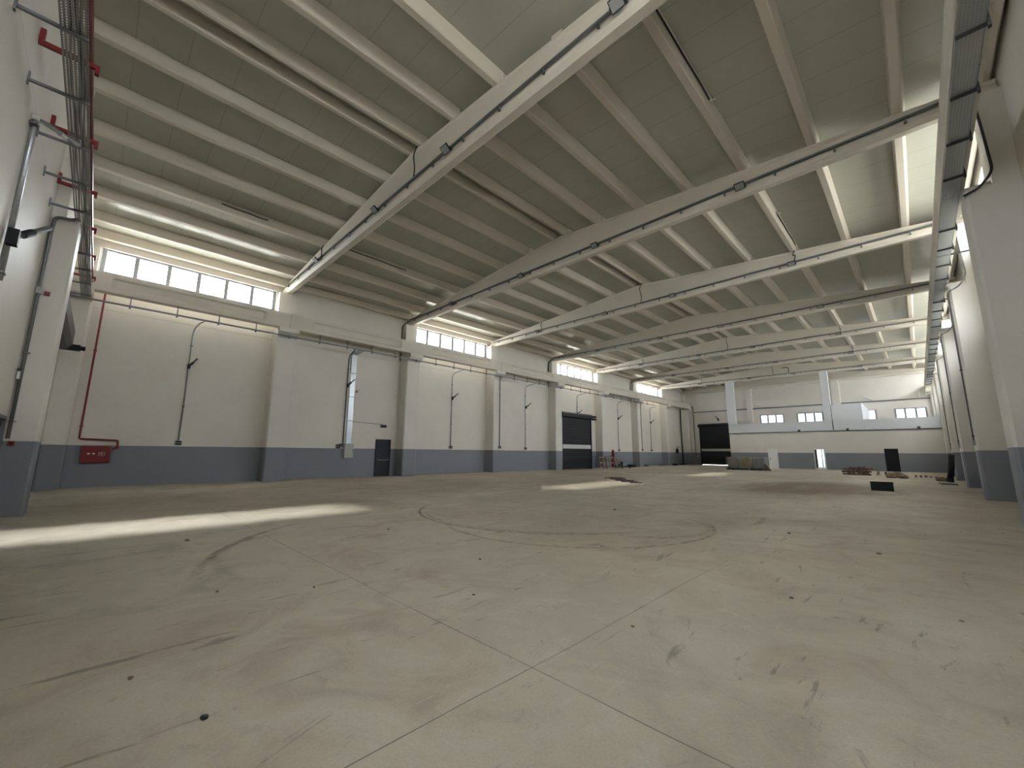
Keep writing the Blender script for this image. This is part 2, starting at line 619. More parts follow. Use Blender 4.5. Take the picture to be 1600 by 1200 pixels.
# partition of the annex with its gallery parapet
YM = 51.0
D1, D2, D3 = (-11.62, -10.72), (-7.60, -6.68), (-2.30, -1.36)
mb = MB()
xs = sorted([-15.3, XR] + list(D1) + list(D2) + list(D3))
for a, b in zip(xs[:-1], xs[1:]):
    mb.box(a, YM, 2.03 if (a, b) in (D1, D2, D3) else 0.0, b, YM + 0.2, 3.80)
struct('wall_annex', mb, m_wall_mz)
m_par = mat('white gallery parapet', (0.60, 0.61, 0.62), 0.4, var=0.05)
struct('wall_gallery_parapet', MB().box(-15.3, YM - 0.06, 3.80, XR, YM + 0.14, 4.78), m_par)
struct('wall_gallery_block', MB().box(-5.74, YM - 0.07, 4.78, -3.45, YM + 0.13, 6.37).box(-3.6, YM + 0.13, 4.78, -3.45, YB, 6.37), m_par)
struct('wall_annex_side', MB().box(-15.3, YM + 0.2, 0.0, -15.1, YB, 3.8), m_wall_mz)
struct('floor_gallery', MB().box(-15.3, YM + 0.14, 3.8, XR, YB, 4.0), m_par)
struct('wall_annex_added', MB().box(-4.6, YM + 0.2, 0, -4.4, YB, 3.8), m_wall_mz)  # unseen partition, added to keep the room behind the right doorway dark
struct('trim_1', MB().box(-15.25, YM - 0.10, 3.74, XR - 0.02, YM, 3.80), m_dark)
# ledge on the end wall
struct('trim_2', MB().box(-22.0, YB - 0.12, 7.10, XR - 0.35, YB, 7.22), m_galvd)


# ------------------------------------------------------------------ windows
wn = 0


def window(axis, pos, a0, a1, z0, z1, n, glass=None):
    """framed strip of n panes in the plane axis=pos"""
    global wn
    wn += 1
    root = tag(empty('window_%d' % wn), kind='structure')
    fr = MB()
    t_ = (0.075 if abs(a0 - YF) < 6 else 0.095) if z0 > 7 else 0.07

    def bx(u0, v0, u1, v1, d=0.03):
        if axis == 0:
            fr.box(pos - d, u0, v0, pos + d, u1, v1)
        else:
            fr.box(u0, pos - d, v0, u1, pos + d, v1)
    bx(a0, z0, a1, z0 + 0.08)
    bx(a0, z1 - 0.08, a1, z1)
    for i in range(n + 1):
        c = a0 + (a1 - a0) * i / n
        c = min(max(c, a0 + t_), a1 - t_)
        bx(c - t_, z0 + 0.08, c + t_, z1 - 0.08)
    fr.build('window_frame', m_frame, root)
    gl = MB()
    for i in range(n):
        u0 = a0 + (a1 - a0) * i / n + t_
        u1 = a0 + (a1 - a0) * (i + 1) / n - t_
        b = len(gl.v)
        if axis == 0:
            gl.v += [(pos, u0, z0 + 0.08), (pos, u1, z0 + 0.08), (pos, u1, z1 - 0.08), (pos, u0, z1 - 0.08)]
        else:
            gl.v += [(u0, pos, z0 + 0.08), (u1, pos, z0 + 0.08), (u1, pos, z1 - 0.08), (u0, pos, z1 - 0.08)]
        gl.f.append((b, b + 1, b + 2, b + 3))
    gl.build('window_pane', glass or m_glass, root)


for k in WIN:
    window(0, XL - 0.15, cyk(k) + 0.46, cyk(k + 1) - 0.46, ZW0, ZW1, 6)
for k in WINR:
    window(0, XR + 0.15, cyk(k) + 0.46, cyk(k + 1) - 0.46, ZW0, ZW1, 6)
for k in LOW_ADDED:
    window(0, XR + 0.15, cyk(k) + 1.5, cyk(k + 1) - 1.5, LZ0, LZ1, 4)  # added windows low in the right wall
for h, n in zip(BWIN, (3, 3, 2, 3)):
    window(1, YB + 0.12, h[0], h[2], h[1], h[3], n, m_glass_t)

window(1, YF - 0.12, FWIN_ADDED[0], FWIN_ADDED[2], FWIN_ADDED[1], FWIN_ADDED[3], 6)  # added window, out of view in the near wall


def portal(x, y, z, sx_, sy_, d):
    l = bpy.data.lights.new('daylight_portal', 'AREA')
    l.shape = 'RECTANGLE'
    l.size, l.size_y = sx_, sy_
    l.cycles.is_portal = True
    o = bpy.data.objects.new('daylight_portal', l)
    C.objects.link(o)
    o.location = (x, y, z)
    o.rotation_euler = Vector(d).to_track_quat('-Z', 'Z' if abs(d[2]) < 0.5 else 'Y').to_euler()


for k in WIN:
    L = SP - 0.92
    portal(XL - 0.19, cyk(k) + SP / 2, (ZW0 + ZW1) / 2, L, ZW1 - ZW0, (1, 0, 0))
for k in WINR:
    portal(XR + 0.19, (cyk(k) + cyk(k + 1)) / 2, (ZW0 + ZW1) / 2, SP - 0.92, ZW1 - ZW0, (-1, 0, 0))
for k in LOW_ADDED:
    portal(XR + 0.19, cyk(k) + SP / 2, (LZ0 + LZ1) / 2, SP - 3.0, LZ1 - LZ0, (-1, 0, 0))
for h in BWIN:
    portal((h[0] + h[2]) / 2, YB + 0.18, (h[1] + h[3]) / 2, h[2] - h[0], h[3] - h[1], (0, -1, 0))
portal((FWIN_ADDED[0] + FWIN_ADDED[2]) / 2, YF - 0.19, (FWIN_ADDED[1] + FWIN_ADDED[3]) / 2, FWIN_ADDED[2] - FWIN_ADDED[0], FWIN_ADDED[3] - FWIN_ADDED[1], (0, 1, 0))
portal((OUTD[0] + OUTD[2]) / 2, YB + 0.18, 1.15, OUTD[2] - OUTD[0], 2.3, (0, -1, 0))


# ------------------------------------------------------------------ columns
def column(side, k):
    c = cyk(k)
    sgn = 1 if side == 'left' else -1
    x0 = XL if side == 'left' else XR
    if side == 'left':
        f = lambda d: XL + d
    else:
        f = lambda d: XR - d
    if k == -1:
        lo, hi = YF, c + 0.47
    elif k == 7:
        lo, hi = YB - 0.5, YB
    else:
        lo, hi = c - 0.47, c + 0.47
    where = {'left': 'along the left wall', 'right': 'along the right wall'}[side]
    if k == -1:
        lab = 'cream and blue-grey concrete column in the near %s corner' % side
    elif k == 7:
        lab = 'cream concrete column in the far %s corner of the hall' % side
    else:
        i = k if side == 'left' else k - 1
        lab = 'cream column with blue-grey foot, %s nearest %s' % (ORD[max(i, 0)], where)
    r = empty('concrete_column', (f(0.42), c, 0), lab, 'column', 'concrete columns %s' % where)
    inv = Matrix.Translation((-f(0.42), -c, 0))
    ch = 0.06
    d = 0.85
    sh = MB()
    pl = [(f(0), lo), (f(d - ch), lo), (f(d), lo + ch), (f(d), hi - ch), (f(d - ch), hi), (f(0), hi)]
    sh.prism(pl, 2, 0.0, 7.2)
    pl2 = [(f(0), 7.2), (f(d), 7.2), (f(d + 0.34), 7.45), (f(d + 0.34), 7.65), (f(0), 7.65)]
    cb = MB().prism(pl2, 1, lo, hi)
    zs = 7.65
    if side == 'right':
        zs = 7.46
        sh = MB().prism(pl, 2, 0.0, zs)
        cb = MB().box(f(1.18), max(lo, c - 0.2), 7.52, f(0.40), min(hi, c + 0.2), 7.65)
    up_ = MB().box(min(f(0), f(0.4)), max(lo, c - 0.41), zs, max(f(0), f(0.4)), min(hi, c + 0.41), ZR)
    for nm, m_, mm in (('shaft', sh, m_col), ('corbel', cb, m_col), ('upper_shaft', up_, m_col)):
        o = m_.build(nm, mm, r)
        o.matrix_local = inv
    return r


for k in range(-1, 8):
    column('left', k)
    if k != 0:
        column('right', k)
# columns of the front wall, with the shoulder that carries the tray
r = empty('concrete_column', (-14.6, YF, 0), 'cream column with blue-grey foot at the left edge, before the near wall', 'column', 'columns of the near wall')
sh = MB().prism([(-15.1, YF), (-15.1, -0.95), (-15.06, -0.91), (-14.24, -0.91), (-14.2, -0.95), (-14.2, YF)], 2, 0.0, 7.03)
sh.build('shaft', m_col, r).matrix_local = Matrix.Translation((14.6, -YF, 0))
MB().box(-15.0, YF, 7.03, -14.3, -1.16, zdeck(-14.65) - 0.01).build('upper_shaft', m_col, r).matrix_local = Matrix.Translation((14.6, -YF, 0))
# tall columns carrying the rafter in front of the gallery
for x0, x1, wd in ((-15.31, -14.42, 'left'), (-6.42, -5.74, 'middle')):
    if wd == 'middle':
        mb = MB().prism([(x0, YM + 0.14), (x0, YM - 0.10), (x0 + 0.03, YM - 0.13), (x1 - 0.03, YM - 0.13), (x1, YM - 0.10), (x1, YM + 0.14)], 2, 4.78, ZR)
    else:
        mb = MB().prism([(x0, YM + 0.14), (x0, YM - 0.10), (x0 + 0.03, YM - 0.13), (x1 - 0.03, YM - 0.13), (x1, YM - 0.10), (x1, YM + 0.14)], 2, 4.78, ZR)
    tag(mb.build('concrete_column', m_par), 'pale square post rising from the gallery parapet, %s of the pair' % ('left' if wd == 'left' else 'right'),
        'column', 'posts on the gallery parapet')
for x0, x1, wd in ((-15.12, -14.53, 'behind the left gallery post'), (-6.42, -5.67, 'behind the right gallery post')):
    tag(MB().box(x0, YB - 0.35, 4.0, x1, YB, ZR).build('concrete_column', m_col), 'cream column on the far wall %s' % wd, 'column', 'columns of the far wall')

# ------------------------------------------------------------------ rafters
def rafter(k):
    c = cyk(k)
    mb = MB()
    x0, x1 = XL + 0.02, XR - 0.02
    rings = []
    for x in (x0, x0 + 0.9, XC, x1 - 0.9, x1):
        zt = ztop(x)
        h = [(-0.10, ZR), (0.10, ZR), (0.20, ZR + 0.10), (0.20, ZR + 0.22), (0.14, ZR + 0.29), (0.14, zt - 0.10), (0.17, zt - 0.06), (0.17, zt),
             (-0.17, zt), (-0.17, zt - 0.06), (-0.14, zt - 0.10), (-0.14, ZR + 0.29), (-0.20, ZR + 0.22), (-0.20, ZR + 0.10)]
        rings.append([(x, c + a, b) for a, b in h])
    mb.loft(rings)
    if k == -1:
        lab = 'cream tapered roof beam over the near wall behind the tray'
    elif k == 7:
        lab = 'cream tapered roof beam against the far wall'
    elif k == 0:
        lab = 'nearest and largest tapered cream roof beam, running from left wall to top edge'
    else:
        lab = 'tapered cream concrete roof beam, %s nearest of those crossing the hall' % ORD[k]
    return tag(mb.build('roof_beam', m_beam), lab, 'roof beam', 'tapered roof beams across the hall')


for k in range(-1, 8):
    if k == -1:
        continue
    if k == 7:
        mb = MB()
    rafter(k)

# ------------------------------------------------------------------ purlins
offs = [-12.65, -11.17, -9.34, -7.50, -5.67, -3.83, -2.0, -0.30, 0.30, 2.0, 3.83, 5.67, 7.50, 9.34, 11.17, 12.65]
PM = {}


def purlin_mesh(side, length, narrow):
    key = (side, round(length, 2), narrow)
    if key not in PM:
        w0, w1 = (0.075, 0.10) if narrow else (0.10, 0.15)
        mb = MB()
        pl = [(-w0, 0.02), (-w0 + 0.02, 0), (w0 - 0.02, 0), (w0, 0.02), (w1, PH - 0.012), (-w1, PH - 0.012)]
        mb.prism(pl, 1, -length / 2, length / 2)
        o = mb.build('purlin', m_purl)
        PM[key] = o.data
        bpy.data.objects.remove(o)
    return PM[key]


for k in range(-1, 7):
    y0 = cyk(k) + 0.015 if k > -1 else YF + 0.01
    y1 = cyk(k + 1) - 0.015 if k < 6 else YB - 0.01
    if k == 6:
        y1 = cyk(7) - 0.22
    seen = [i for i in range(len(offs))]
    if k == -1:
        seen = [i for i in seen if i < 11]
    for i in seen:
        x = XC + offs[i]
        L = y1 - y0
        o = bpy.data.objects.new('roof_purlin', purlin_mesh(0, L, i in (7, 8)))
        C.objects.link(o)
        o.location = (x, (y0 + y1) / 2, ztop(x) - (0.004 if i in (7, 8) else 0))
        o.rotation_euler = (0, math.atan(SL) if offs[i] > 0 else -math.atan(SL), 0)
        bay = 'nearest roof bay, before the first beam' if k == -1 else 'roof bay behind the %s nearest beam' % ORD[k]
        which = {0: 'against the left wall', 7: 'left of the ridge pair', 8: 'right of the ridge pair', 15: 'against the right wall'}.get(i)
        if which is None:
            which = '%s left of the ridge' % ORD[6 - i] if i < 7 else '%s right of the ridge' % ORD[i - 9]
        tag(o, 'cream purlin %s, %s' % (which, bay), 'purlin', 'purlins of the ' + bay)

# ------------------------------------------------------------------ runway beams along both side walls
for side in ('left', 'right'):
    for k in range(-1, 7):
        xa, xb = (XL + 0.80, XL + 1.19) if side == 'left' else (XR - 1.19, XR - 0.80)
        y0 = cyk(k) + 0.005 if k > -1 else YF + 0.005
        y1 = cyk(k + 1) - 0.005 if k < 6 else YB - 0.005
        z0, z1 = 7.65, 8.42
        face = xb if side == 'left' else xa       # hall side
        back = xa if side == 'left' else xb
        s_ = -1 if side == 'left' else 1          # inward step direction
        ye0, ye1 = y0 + 1.1, y1 - 1.1
        rings = []
        for y, d in ((y0, 0.0), (ye0, 0.0), (ye0 + 0.12, 0.075), (ye1 - 0.12, 0.075), (ye1, 0.0), (y1, 0.0)):
            if side == 'right':
                d = d * 0.9
            pr_ = [(back, z0), (face, z0), (face, z0 + 0.17), (face + s_ * d, z0 + 0.25), (face + s_ * d, z1 - 0.22),
                   (face, z1 - 0.15), (face, z1), (back, z1)]
            rings.append([(a, y, b) for a, b in pr_])
        mb = MB().loft(rings)
        if side == 'left':
            lab = 'cream runway beam on corbels along the left wall, bay %s from the viewer' % ORD[k + 1]
        else:
            lab = 'cream runway beam above the perforated tray on the right, bay %s from the viewer' % ORD[k + 1]
        lab = lab.replace('bay first', 'first bay').replace('bay second', 'second bay')
        import re
        lab = re.sub(r'bay (\w+) from', r'\1 bay from', lab)
        tag(mb.build('runway_beam', m_beam), lab, 'beam', 'runway beams along the %s wall' % side)


# ------------------------------------------------------------------ shutters and doors
dn = 0


def shutter(axis_y, face_dir, x0, x1, h, stripe, bh=0.52):
    """roller shutter in an end wall (plane y) ; face_dir=+1 room is on +y"""
    global dn
    dn += 1
    root = tag(empty('door_%d' % dn), kind='structure')
    y = axis_y
    s = face_dir
    n = int((h - 0.05) / 0.19)
    prof = []
    for i in range(n + 1):
        zz = 0.03 + (h - 0.03) * i / (n + 1)
        z2 = 0.03 + (h - 0.03) * (i + 1) / (n + 1)
        prof += [(y + s * 0.02, zz), (y + s * 0.045, zz * 0.6 + z2 * 0.4), (y + s * 0.045, zz * 0.2 + z2 * 0.8), (y + s * 0.005, z2 - 0.03)]
    poly = [(y - s * 0.0, 0.03)] + prof + [(y - s * 0.0, h)]
    b = MB().prism(poly, 0, x0, x1)
    b.build('shutter_curtain', m_anth, root)
    MB().box(x0 + 0.1, min(y + s * 0.046, y + s * 0.055), stripe, x1 - 0.1, max(y + s * 0.046, y + s * 0.055), stripe + 0.33).build('vision_strip', m_stripe, root)
    for a in (x0 - 0.02, x1 - 0.10):
        MB().box(a, min(y, y + s * 0.1), 0, a + 0.12, max(y, y + s * 0.1), h).build('guide_rail', m_black, root)
    bx_ = MB().prism([(y, h), (y + s * 0.30, h + 0.02), (y + s * 0.42, h + 0.22), (y + s * 0.42, h + bh * 0.6), (y + s * 0.2, h + bh * 0.95), (y, h + bh)], 0, x0 - 0.1, x1 + 0.12)
    bx_.build('shutter_box', m_anth, root)
    return root


froot = shutter(YF, 1, FSH[0], FSH[2], FSH[3], 1.9, 1.15)
MB().box(FSH[0] - 0.32, YF + 0.12, 5.02, FSH[0] - 0.1, YF + 0.62, 5.22).tube([(FSH[0] - 0.2, YF + 0.3, 5.12), (FSH[0] - 0.2, YF + 0.75, 5.12)], 0.08).build('shutter_motor', m_black, froot)
sroot = shutter(YB - 0.0, -1, BSH[0], BSH[2], BSH[3], 1.82)
# shutter in the left wall bay, standing before the panel
dn += 1
root = tag(empty('door_%d' % dn), kind='structure')
XS = XL + 0.72
ya, yb = 29.36, 34.0
h = 4.62
prof = []
n = 24
for i in range(n):
    zz = 0.06 + (h - 0.06) * i / n
    z2 = 0.06 + (h - 0.06) * (i + 1) / n
    prof += [(XS + 0.0, zz), (XS + 0.03, zz * 0.6 + z2 * 0.4), (XS + 0.03, zz * 0.2 + z2 * 0.8), (XS - 0.03, z2 - 0.04)]
MB().prism([(XS - 0.09, 0.06)] + prof + [(XS - 0.09, h)], 1, ya, yb).build('shutter_curtain', m_anth, root)
MB().box(XS + 0.031, ya + 0.12, 1.86, XS + 0.045, yb - 0.08, 2.22).build('vision_strip', m_stripe, root)
for a in (ya - 0.04, yb - 0.06):
    MB().box(XL, a, 0, XS + 0.09, a + 0.12, h).build('guide_rail', m_black, root)
MB().prism([(XL, h), (XS + 0.08, h), (XS + 0.30, h + 0.16), (XS + 0.34, h + 0.42), (XS + 0.12, h + 0.56), (XL, h + 0.56)], 1, ya - 0.06, yb + 0.06).build('shutter_box', m_anth, root)
MB().box(XS - 0.1, yb + 0.06, h + 0.05, XS + 0.25, yb + 0.75, h + 0.20).box(XS - 0.05, yb + 0.06, h + 0.28, XS + 0.2, yb + 0.8, h + 0.46).build('shutter_motor', m_black, root)

# emergency exit in the left wall
dn += 1
root = tag(empty('door_%d' % dn), kind='structure')
ya, yb = 12.0, 12.98
MB().box(XL, ya, 0.0, XL + 0.05, yb, 0.03).box(XL, ya, 0, XL + 0.06, ya + 0.05, 2.2).box(XL, yb - 0.05, 0, XL + 0.06, yb, 2.2).box(XL, ya, 2.15, XL + 0.06, yb, 2.2).build('door_frame', m_black, root)
lf = MB().box(XL + 0.001, ya + 0.05, 0.03, XL + 0.04, yb - 0.05, 2.15).build('door_leaf', m_navy, root)
pb = MB()
pb.tube(rounded([(XL + 0.04, ya + 0.12, 1.06), (XL + 0.04 + 0.10, ya + 0.12, 0.97), (XL + 0.14, yb - 0.12, 0.97), (XL + 0.04, yb - 0.12, 1.06)], 0.03), 0.022)
pb.build('push_bar', m_galv, root)

# annex doors
dn += 1
root = tag(empty('door_%d' % dn), kind='structure')
a, b = D1
MB().box(a, YM - 0.03, 0, a + 0.09, YM + 0.2, 2.03).box(b - 0.09, YM - 0.03, 0, b, YM + 0.2, 2.03).box(a, YM - 0.03, 1.96, b, YM + 0.2, 2.05).build('door_frame', m_white, root)
lf = MB().box(a + 0.09, YM + 0.02, 0.01, b - 0.09, YM + 0.06, 1.96).build('door_leaf', m_white, root)
MB().tube([(a + 0.17, YM - 0.05, 0.98), (a + 0.29, YM - 0.05, 0.98)], 0.016).box(a + 0.14, YM - 0.0, 0.88, a + 0.19, YM + 0.02, 1.08).tube([(a + 0.17, YM - 0.06, 0.98), (a + 0.17, YM + 0.02, 0.98)], 0.016).build('door_handle', m_dark, root)
dn += 1
root = tag(empty('door_%d' % dn), kind='structure')
a, b = D2
MB().box(a, YM - 0.03, 0, a + 0.08, YM + 0.2, 2.03).box(b - 0.08, YM - 0.03, 0, b, YM + 0.2, 2.03).box(a, YM - 0.03, 1.96, b, YM + 0.2, 2.05).box(a, YM - 0.01, 0, b, YM + 0.15, 0.14).build('door_frame', m_white, root)
MB().box(a + 0.08, YM + 0.2, 0.03, a + 0.12, YM + 1.0, 1.96).build('door_leaf', m_dark, root)
dn += 1
root = tag(empty('door_%d' % dn), kind='structure')
a, b = D3
MB().box(a, YM - 0.01, 0, a + 0.05, YM + 0.2, 2.03).box(b - 0.05, YM - 0.01, 0, b, YM + 0.2, 2.03).box(a, YM - 0.01, 1.98, b, YM + 0.2, 2.03).build('door_frame', m_black, root)
MB().box(a + 0.05, YM + 0.08, 0.0, b - 0.05, YM + 0.12, 1.98).build('door_leaf', m_black, root)  # black sheet paints the darkness of an open, unlit doorway
# outer glazed door of the annex, seen through the open one
dn += 1
root = tag(empty('door_%d' % dn), kind='structure')
fr = MB()
for u in (OUTD[0], (OUTD[0] + OUTD[2]) / 2 - 0.03, OUTD[2] - 0.06):
    fr.box(u, YB + 0.05, 0.0, u + 0.06, YB + 0.11, OUTD[3])
fr.box(OUTD[0], YB + 0.05, OUTD[3] - 0.07, OUTD[2], YB + 0.11, OUTD[3])
fr.build('door_frame', m_frame, root)
gl = MB()
gl.v += [(OUTD[0], YB + 0.08, 0), (OUTD[2], YB + 0.08, 0), (OUTD[2], YB + 0.08, OUTD[3]), (OUTD[0], YB + 0.08, OUTD[3])]
gl.f.append((0, 1, 2, 3))
gl.build('door_glass', m_glass_t, root)
# small steel door in the near wall at the left edge
dn += 1
root = tag(empty('door_%d' % dn), kind='structure')
a, b = FDOOR[0], FDOOR[2]
MB().box(a, YF - 0.1, 0, a + 0.06, YF + 0.02, 2.15).box(b - 0.06, YF - 0.1, 0, b, YF + 0.02, 2.15).box(a, YF - 0.1, 2.09, b, YF + 0.02, 2.15).build('door_frame', m_galvd, root)
MB().box(a + 0.06, YF - 0.1, 0.01, b - 0.06, YF - 0.04, 2.09).build('door_leaf', m_navy, root)

# ================================================================== fittings
def pipe(name, pts, r, m, parent=None, n=8, rr=0.1):
    return MB().tube(rounded(pts, rr), r, n).build(name, m, parent, smooth=True)


# ---- conduits and floodlights on the rafters
clip_mb = MB().box(-0.015, -0.035, -0.16, 0.015, 0.02, 0.03).box(-0.03, -0.05, -0.17, 0.03, -0.0, -0.13)
clip0 = clip_mb.build('clip', m_galvd)
clip_me = clip0.data
bpy.data.objects.remove(clip0)


def flood_proto():
    r = empty('floodlight', (0, 0, 0))
    R = Matrix.Rotation(math.radians(-38), 3, 'X')
    MB().box(-0.19, -0.15, -0.03, 0.19, 0.15, 0.03, R).build('housing', m_black, r, bevel=0.008)
    MB().box(-0.165, -0.125, -0.036, 0.165, 0.125, -0.0302, R).build('glass', m_lens, r)
    MB().box(-0.21, -0.015, -0.02, -0.19, 0.17, 0.02).box(0.19, -0.015, -0.02, 0.21, 0.17, 0.02).box(-0.21, 0.15, -0.02, 0.21, 0.17, 0.02).build('bracket', m_dark, r)
    return r


flood = None
FX = [XC - 7.7, XC - 2.2, XC + 2.0, XC + 7.45]
for k in range(0, 7):
    c = cyk(k)
    r = empty('rafter_conduit', (XC, c - 0.235, ZR + 0.29),
              'grey cable conduit clipped along the %s nearest roof beam' % ORD[k], 'conduit', 'conduits along the roof beams')
    x0, x1 = XL + 0.5, XR - 0.3
    MB().box(x0 - XC, -0.03, -0.03, x1 - XC, 0.035, 0.03).build('pipe', m_galvd, r)
    x = x0 + 0.6
    while x < x1:
        o = bpy.data.objects.new('clip', clip_me)
        C.objects.link(o)
        o.parent = r
        o.location = (x - XC, 0.0, 0.0)
        x += 1.44
    for j, fx in enumerate(FX):
        if flood is None:
            flood = flood_proto()
            f = flood
        else:
            f = copy_tree(flood)
        f.location = (fx, c - 0.37, ZR + 0.18)
        f.scale = (0.78, 0.78, 0.78)
        tag(f, 'square floodlight under the %s nearest roof beam, %s from the left wall' % (ORD[k], ORD[j]),
            'floodlight', 'floodlights on the roof beams')


def cable(pts, label, r=0.016, group='loose cables under the roof', m=None, rr=0.15):
    return tag(pipe('cable', pts, r, m or m_cable, rr=rr, n=6), label, 'cable', group)


for k in range(0, 7):
    c = cyk(k)
    y = c - 0.20
    def drop(x, txt):
        zt = ztop(x) + 0.02
        cable([(x + 0.05, y + 0.0, zt), (x - 0.05, y - 0.05, zt - 0.25), (x + 0.06, y - 0.05, ZR + 0.6), (x, y - 0.03, ZR + 0.33)],
              'black cable hanging down the %s nearest roof beam %s' % (ORD[k], txt), 0.02)
    if k % 2 == 0:
        drop(XC + 0.12, 'at the ridge')
        drop(XC - 7.45, 'near its left end')
    if k in (2, 4, 5):
        drop(XC + 7.55, 'near its right end')
    if k % 2 == 1:
        cable([(XL + 0.5, c - 0.30, ZR + 0.2), (XL + 0.10, c - 0.53, ZR - 0.1), (XL + 0.06, c - 0.53, 8.6), (XL + 0.06, c - 0.55, 7.3)],
              'dark pipe dropping from the left end of the %s nearest roof beam' % ORD[k], 0.035, 'pipes at the left beam ends', m_dark)
# cables along purlins, each ending in a pale connector
for (x, y0, y1, sd, txt) in ((XC - 7.50, cyk(0) + 0.3, 10.3, 1, 'behind the nearest beam, left side'),
                             (XC + 7.50, cyk(0) + 0.3, 10.4, 1, 'behind the nearest beam, right of the ridge'),
                             (XC + 7.50, 17.6, cyk(2) - 0.3, 1, 'before the third nearest beam'),
                             (XC - 7.50, 2.3, 3.9, 1, 'in the nearest bay at far left')):
    z = ztop(x)
    r = empty('purlin_cable', (x + 0.165, y0, z + 0.22), 'black cable along a purlin ' + txt, 'cable', 'cables along purlins')
    L = y1 - y0
    MB().tube([(0, 0, 0), (0.01, L * 0.3, -0.02), (0.0, L * 0.55, 0.0), (0.02, L * 0.8, -0.03), (0, L, 0)], 0.022, 6).build('cable_run', m_cable, r)
    ye = L if y0 < cyk(0) + 1 else (0 if y0 > 17 else 0)
    MB().tube([(0, ye, 0.0), (0.06, ye + 0.05, -0.03), (0.12, ye, -0.06)], 0.03, 8).build('connector', m_white, r)

# ---- conduit run below the left runway beams
r = empty('wall_conduit_run', (XL + 1.05, 0, 7.27), 'long dark conduit hung below the runway beams of the left wall', 'conduit')
MB().box(-0.04, YF + 0.02, -0.03, 0.04, 47.5, 0.03).build('channel', m_galvd, r)
hm = MB().box(-0.015, -0.02, 0.03, 0.015, 0.02, 0.38).box(-0.055, -0.035, -0.09, 0.055, 0.035, 0.035).build('hanger', m_galvd)
hm.parent = r
hm.location = (0, 0.35, 0)
y = 0.35 + 1.507
while y < 47:
    if min(abs(y - cyk(k)) for k in range(8)) > 0.0:
        o = bpy.data.objects.new('hanger', hm.data)
        C.objects.link(o)
        o.parent = r
        o.location = (0, y, 0)
    y += 1.507


def socket_box(parent, x, y, z, s=1):
    MB().box(x, y - 0.13, z - 0.10, x + 0.09, y + 0.13, z + 0.10).build('socket_box', m_pvc, parent, bevel=0.006)
    MB().box(x + 0.09, y - 0.10, z + 0.01, x + 0.12, y + 0.11, z + 0.085).box(x + 0.09, y - 0.10, z - 0.085, x + 0.12, y + 0.11, z - 0.015).build('socket_lid', m_black, parent)


def lamp_arm(name_label, loc, d, L=0.55, s=1.0):
    """small tube lamp on a bracket : clamp, arm, tube"""
    r = empty('bracket_lamp', loc, name_label, 'lamp', 'bracket lamps on the walls')
    d = Vector(d).normalized()
    MB().box(-0.05 * s, -0.05 * s, -0.11 * s, 0.05 * s, 0.05 * s, 0.11 * s).build('clamp', m_black, r)
    MB().tube([d * 0.03, d * (0.25 * L)], 0.032 * s, 8).tube([d * (0.24 * L), d * (0.5 * L)], 0.05 * s, 8).build('arm', m_dark, r)
    MB().tube([d * (0.48 * L), d * L], 0.036 * s, 10).build('lamp_tube', m_galvd, r)
    MB().tube([d * (L - 0.002), d * (L + 0.012)], 0.034 * s, 10).build('lamp_lens', m_white, r)
    return r


for i, (y, zb) in enumerate(((2.62, 1.78), (9.98, 1.80), (17.6, 1.80), (25.35, 1.80), (32.8, 5.2), (40.45, 1.80), (48.2, 1.85))):
    r = empty('wall_conduit_drop', (0, 0, 0), 'grey conduit down the left wall to a socket box, %s from the viewer' % ORD[i] if i not in (1, 4)
              else ('dark conduit beside the wide galvanised duct on the left wall' if i == 1 else 'grey conduit ending above the roller shutter of the left wall'),
              'conduit', 'conduit drops on the left wall')
    x = XL + 0.04
    pipe('pipe', [(XL + 1.05, y + (0.25 if i != 1 else -0.1), 7.24), (XL + 0.75, y + (0.12 if i != 1 else -0.05), 7.20), (x, y, 7.02), (x, y, zb + 0.08)], 0.03, m_galv if i != 1 else m_dark, r, rr=0.25)
    if i != 4:
        socket_box(r, XL + 0.001, y + (-0.12 if i == 1 else 0.0), zb)
    else:
        pass
    MB().box(XL, y - 0.05, 6.2, XL + 0.08, y + 0.05, 6.24).box(XL, y - 0.05, 3.4 if i != 4 else 5.9, XL + 0.08, y + 0.05, (3.44 if i != 4 else 5.94)).build('clip', m_galvd, r)
    lamp_arm('short bracket lamp on the left wall conduit, %s from the viewer' % ORD[i], (XL + 0.12, y, 5.25), (0.55, 0.35, 0.55))
# drops on column faces
for i, (k, dy) in enumerate(((2, 0.15), (5, 0.2))):
    y = cyk(k) + dy
    r = empty('column_conduit', (0, 0, 0), 'conduit down the front of a left wall column, %s of two from the viewer' % ORD[i], 'conduit', 'conduits on left wall columns')
    x = XL + 0.85 + 0.035
    pipe('pipe', [(XL + 1.05, y, 7.24), (x, y, 7.0), (x, y, 1.9)], 0.035, m_galvd, r)
    socket_box(r, XL + 0.851, y, 1.85)

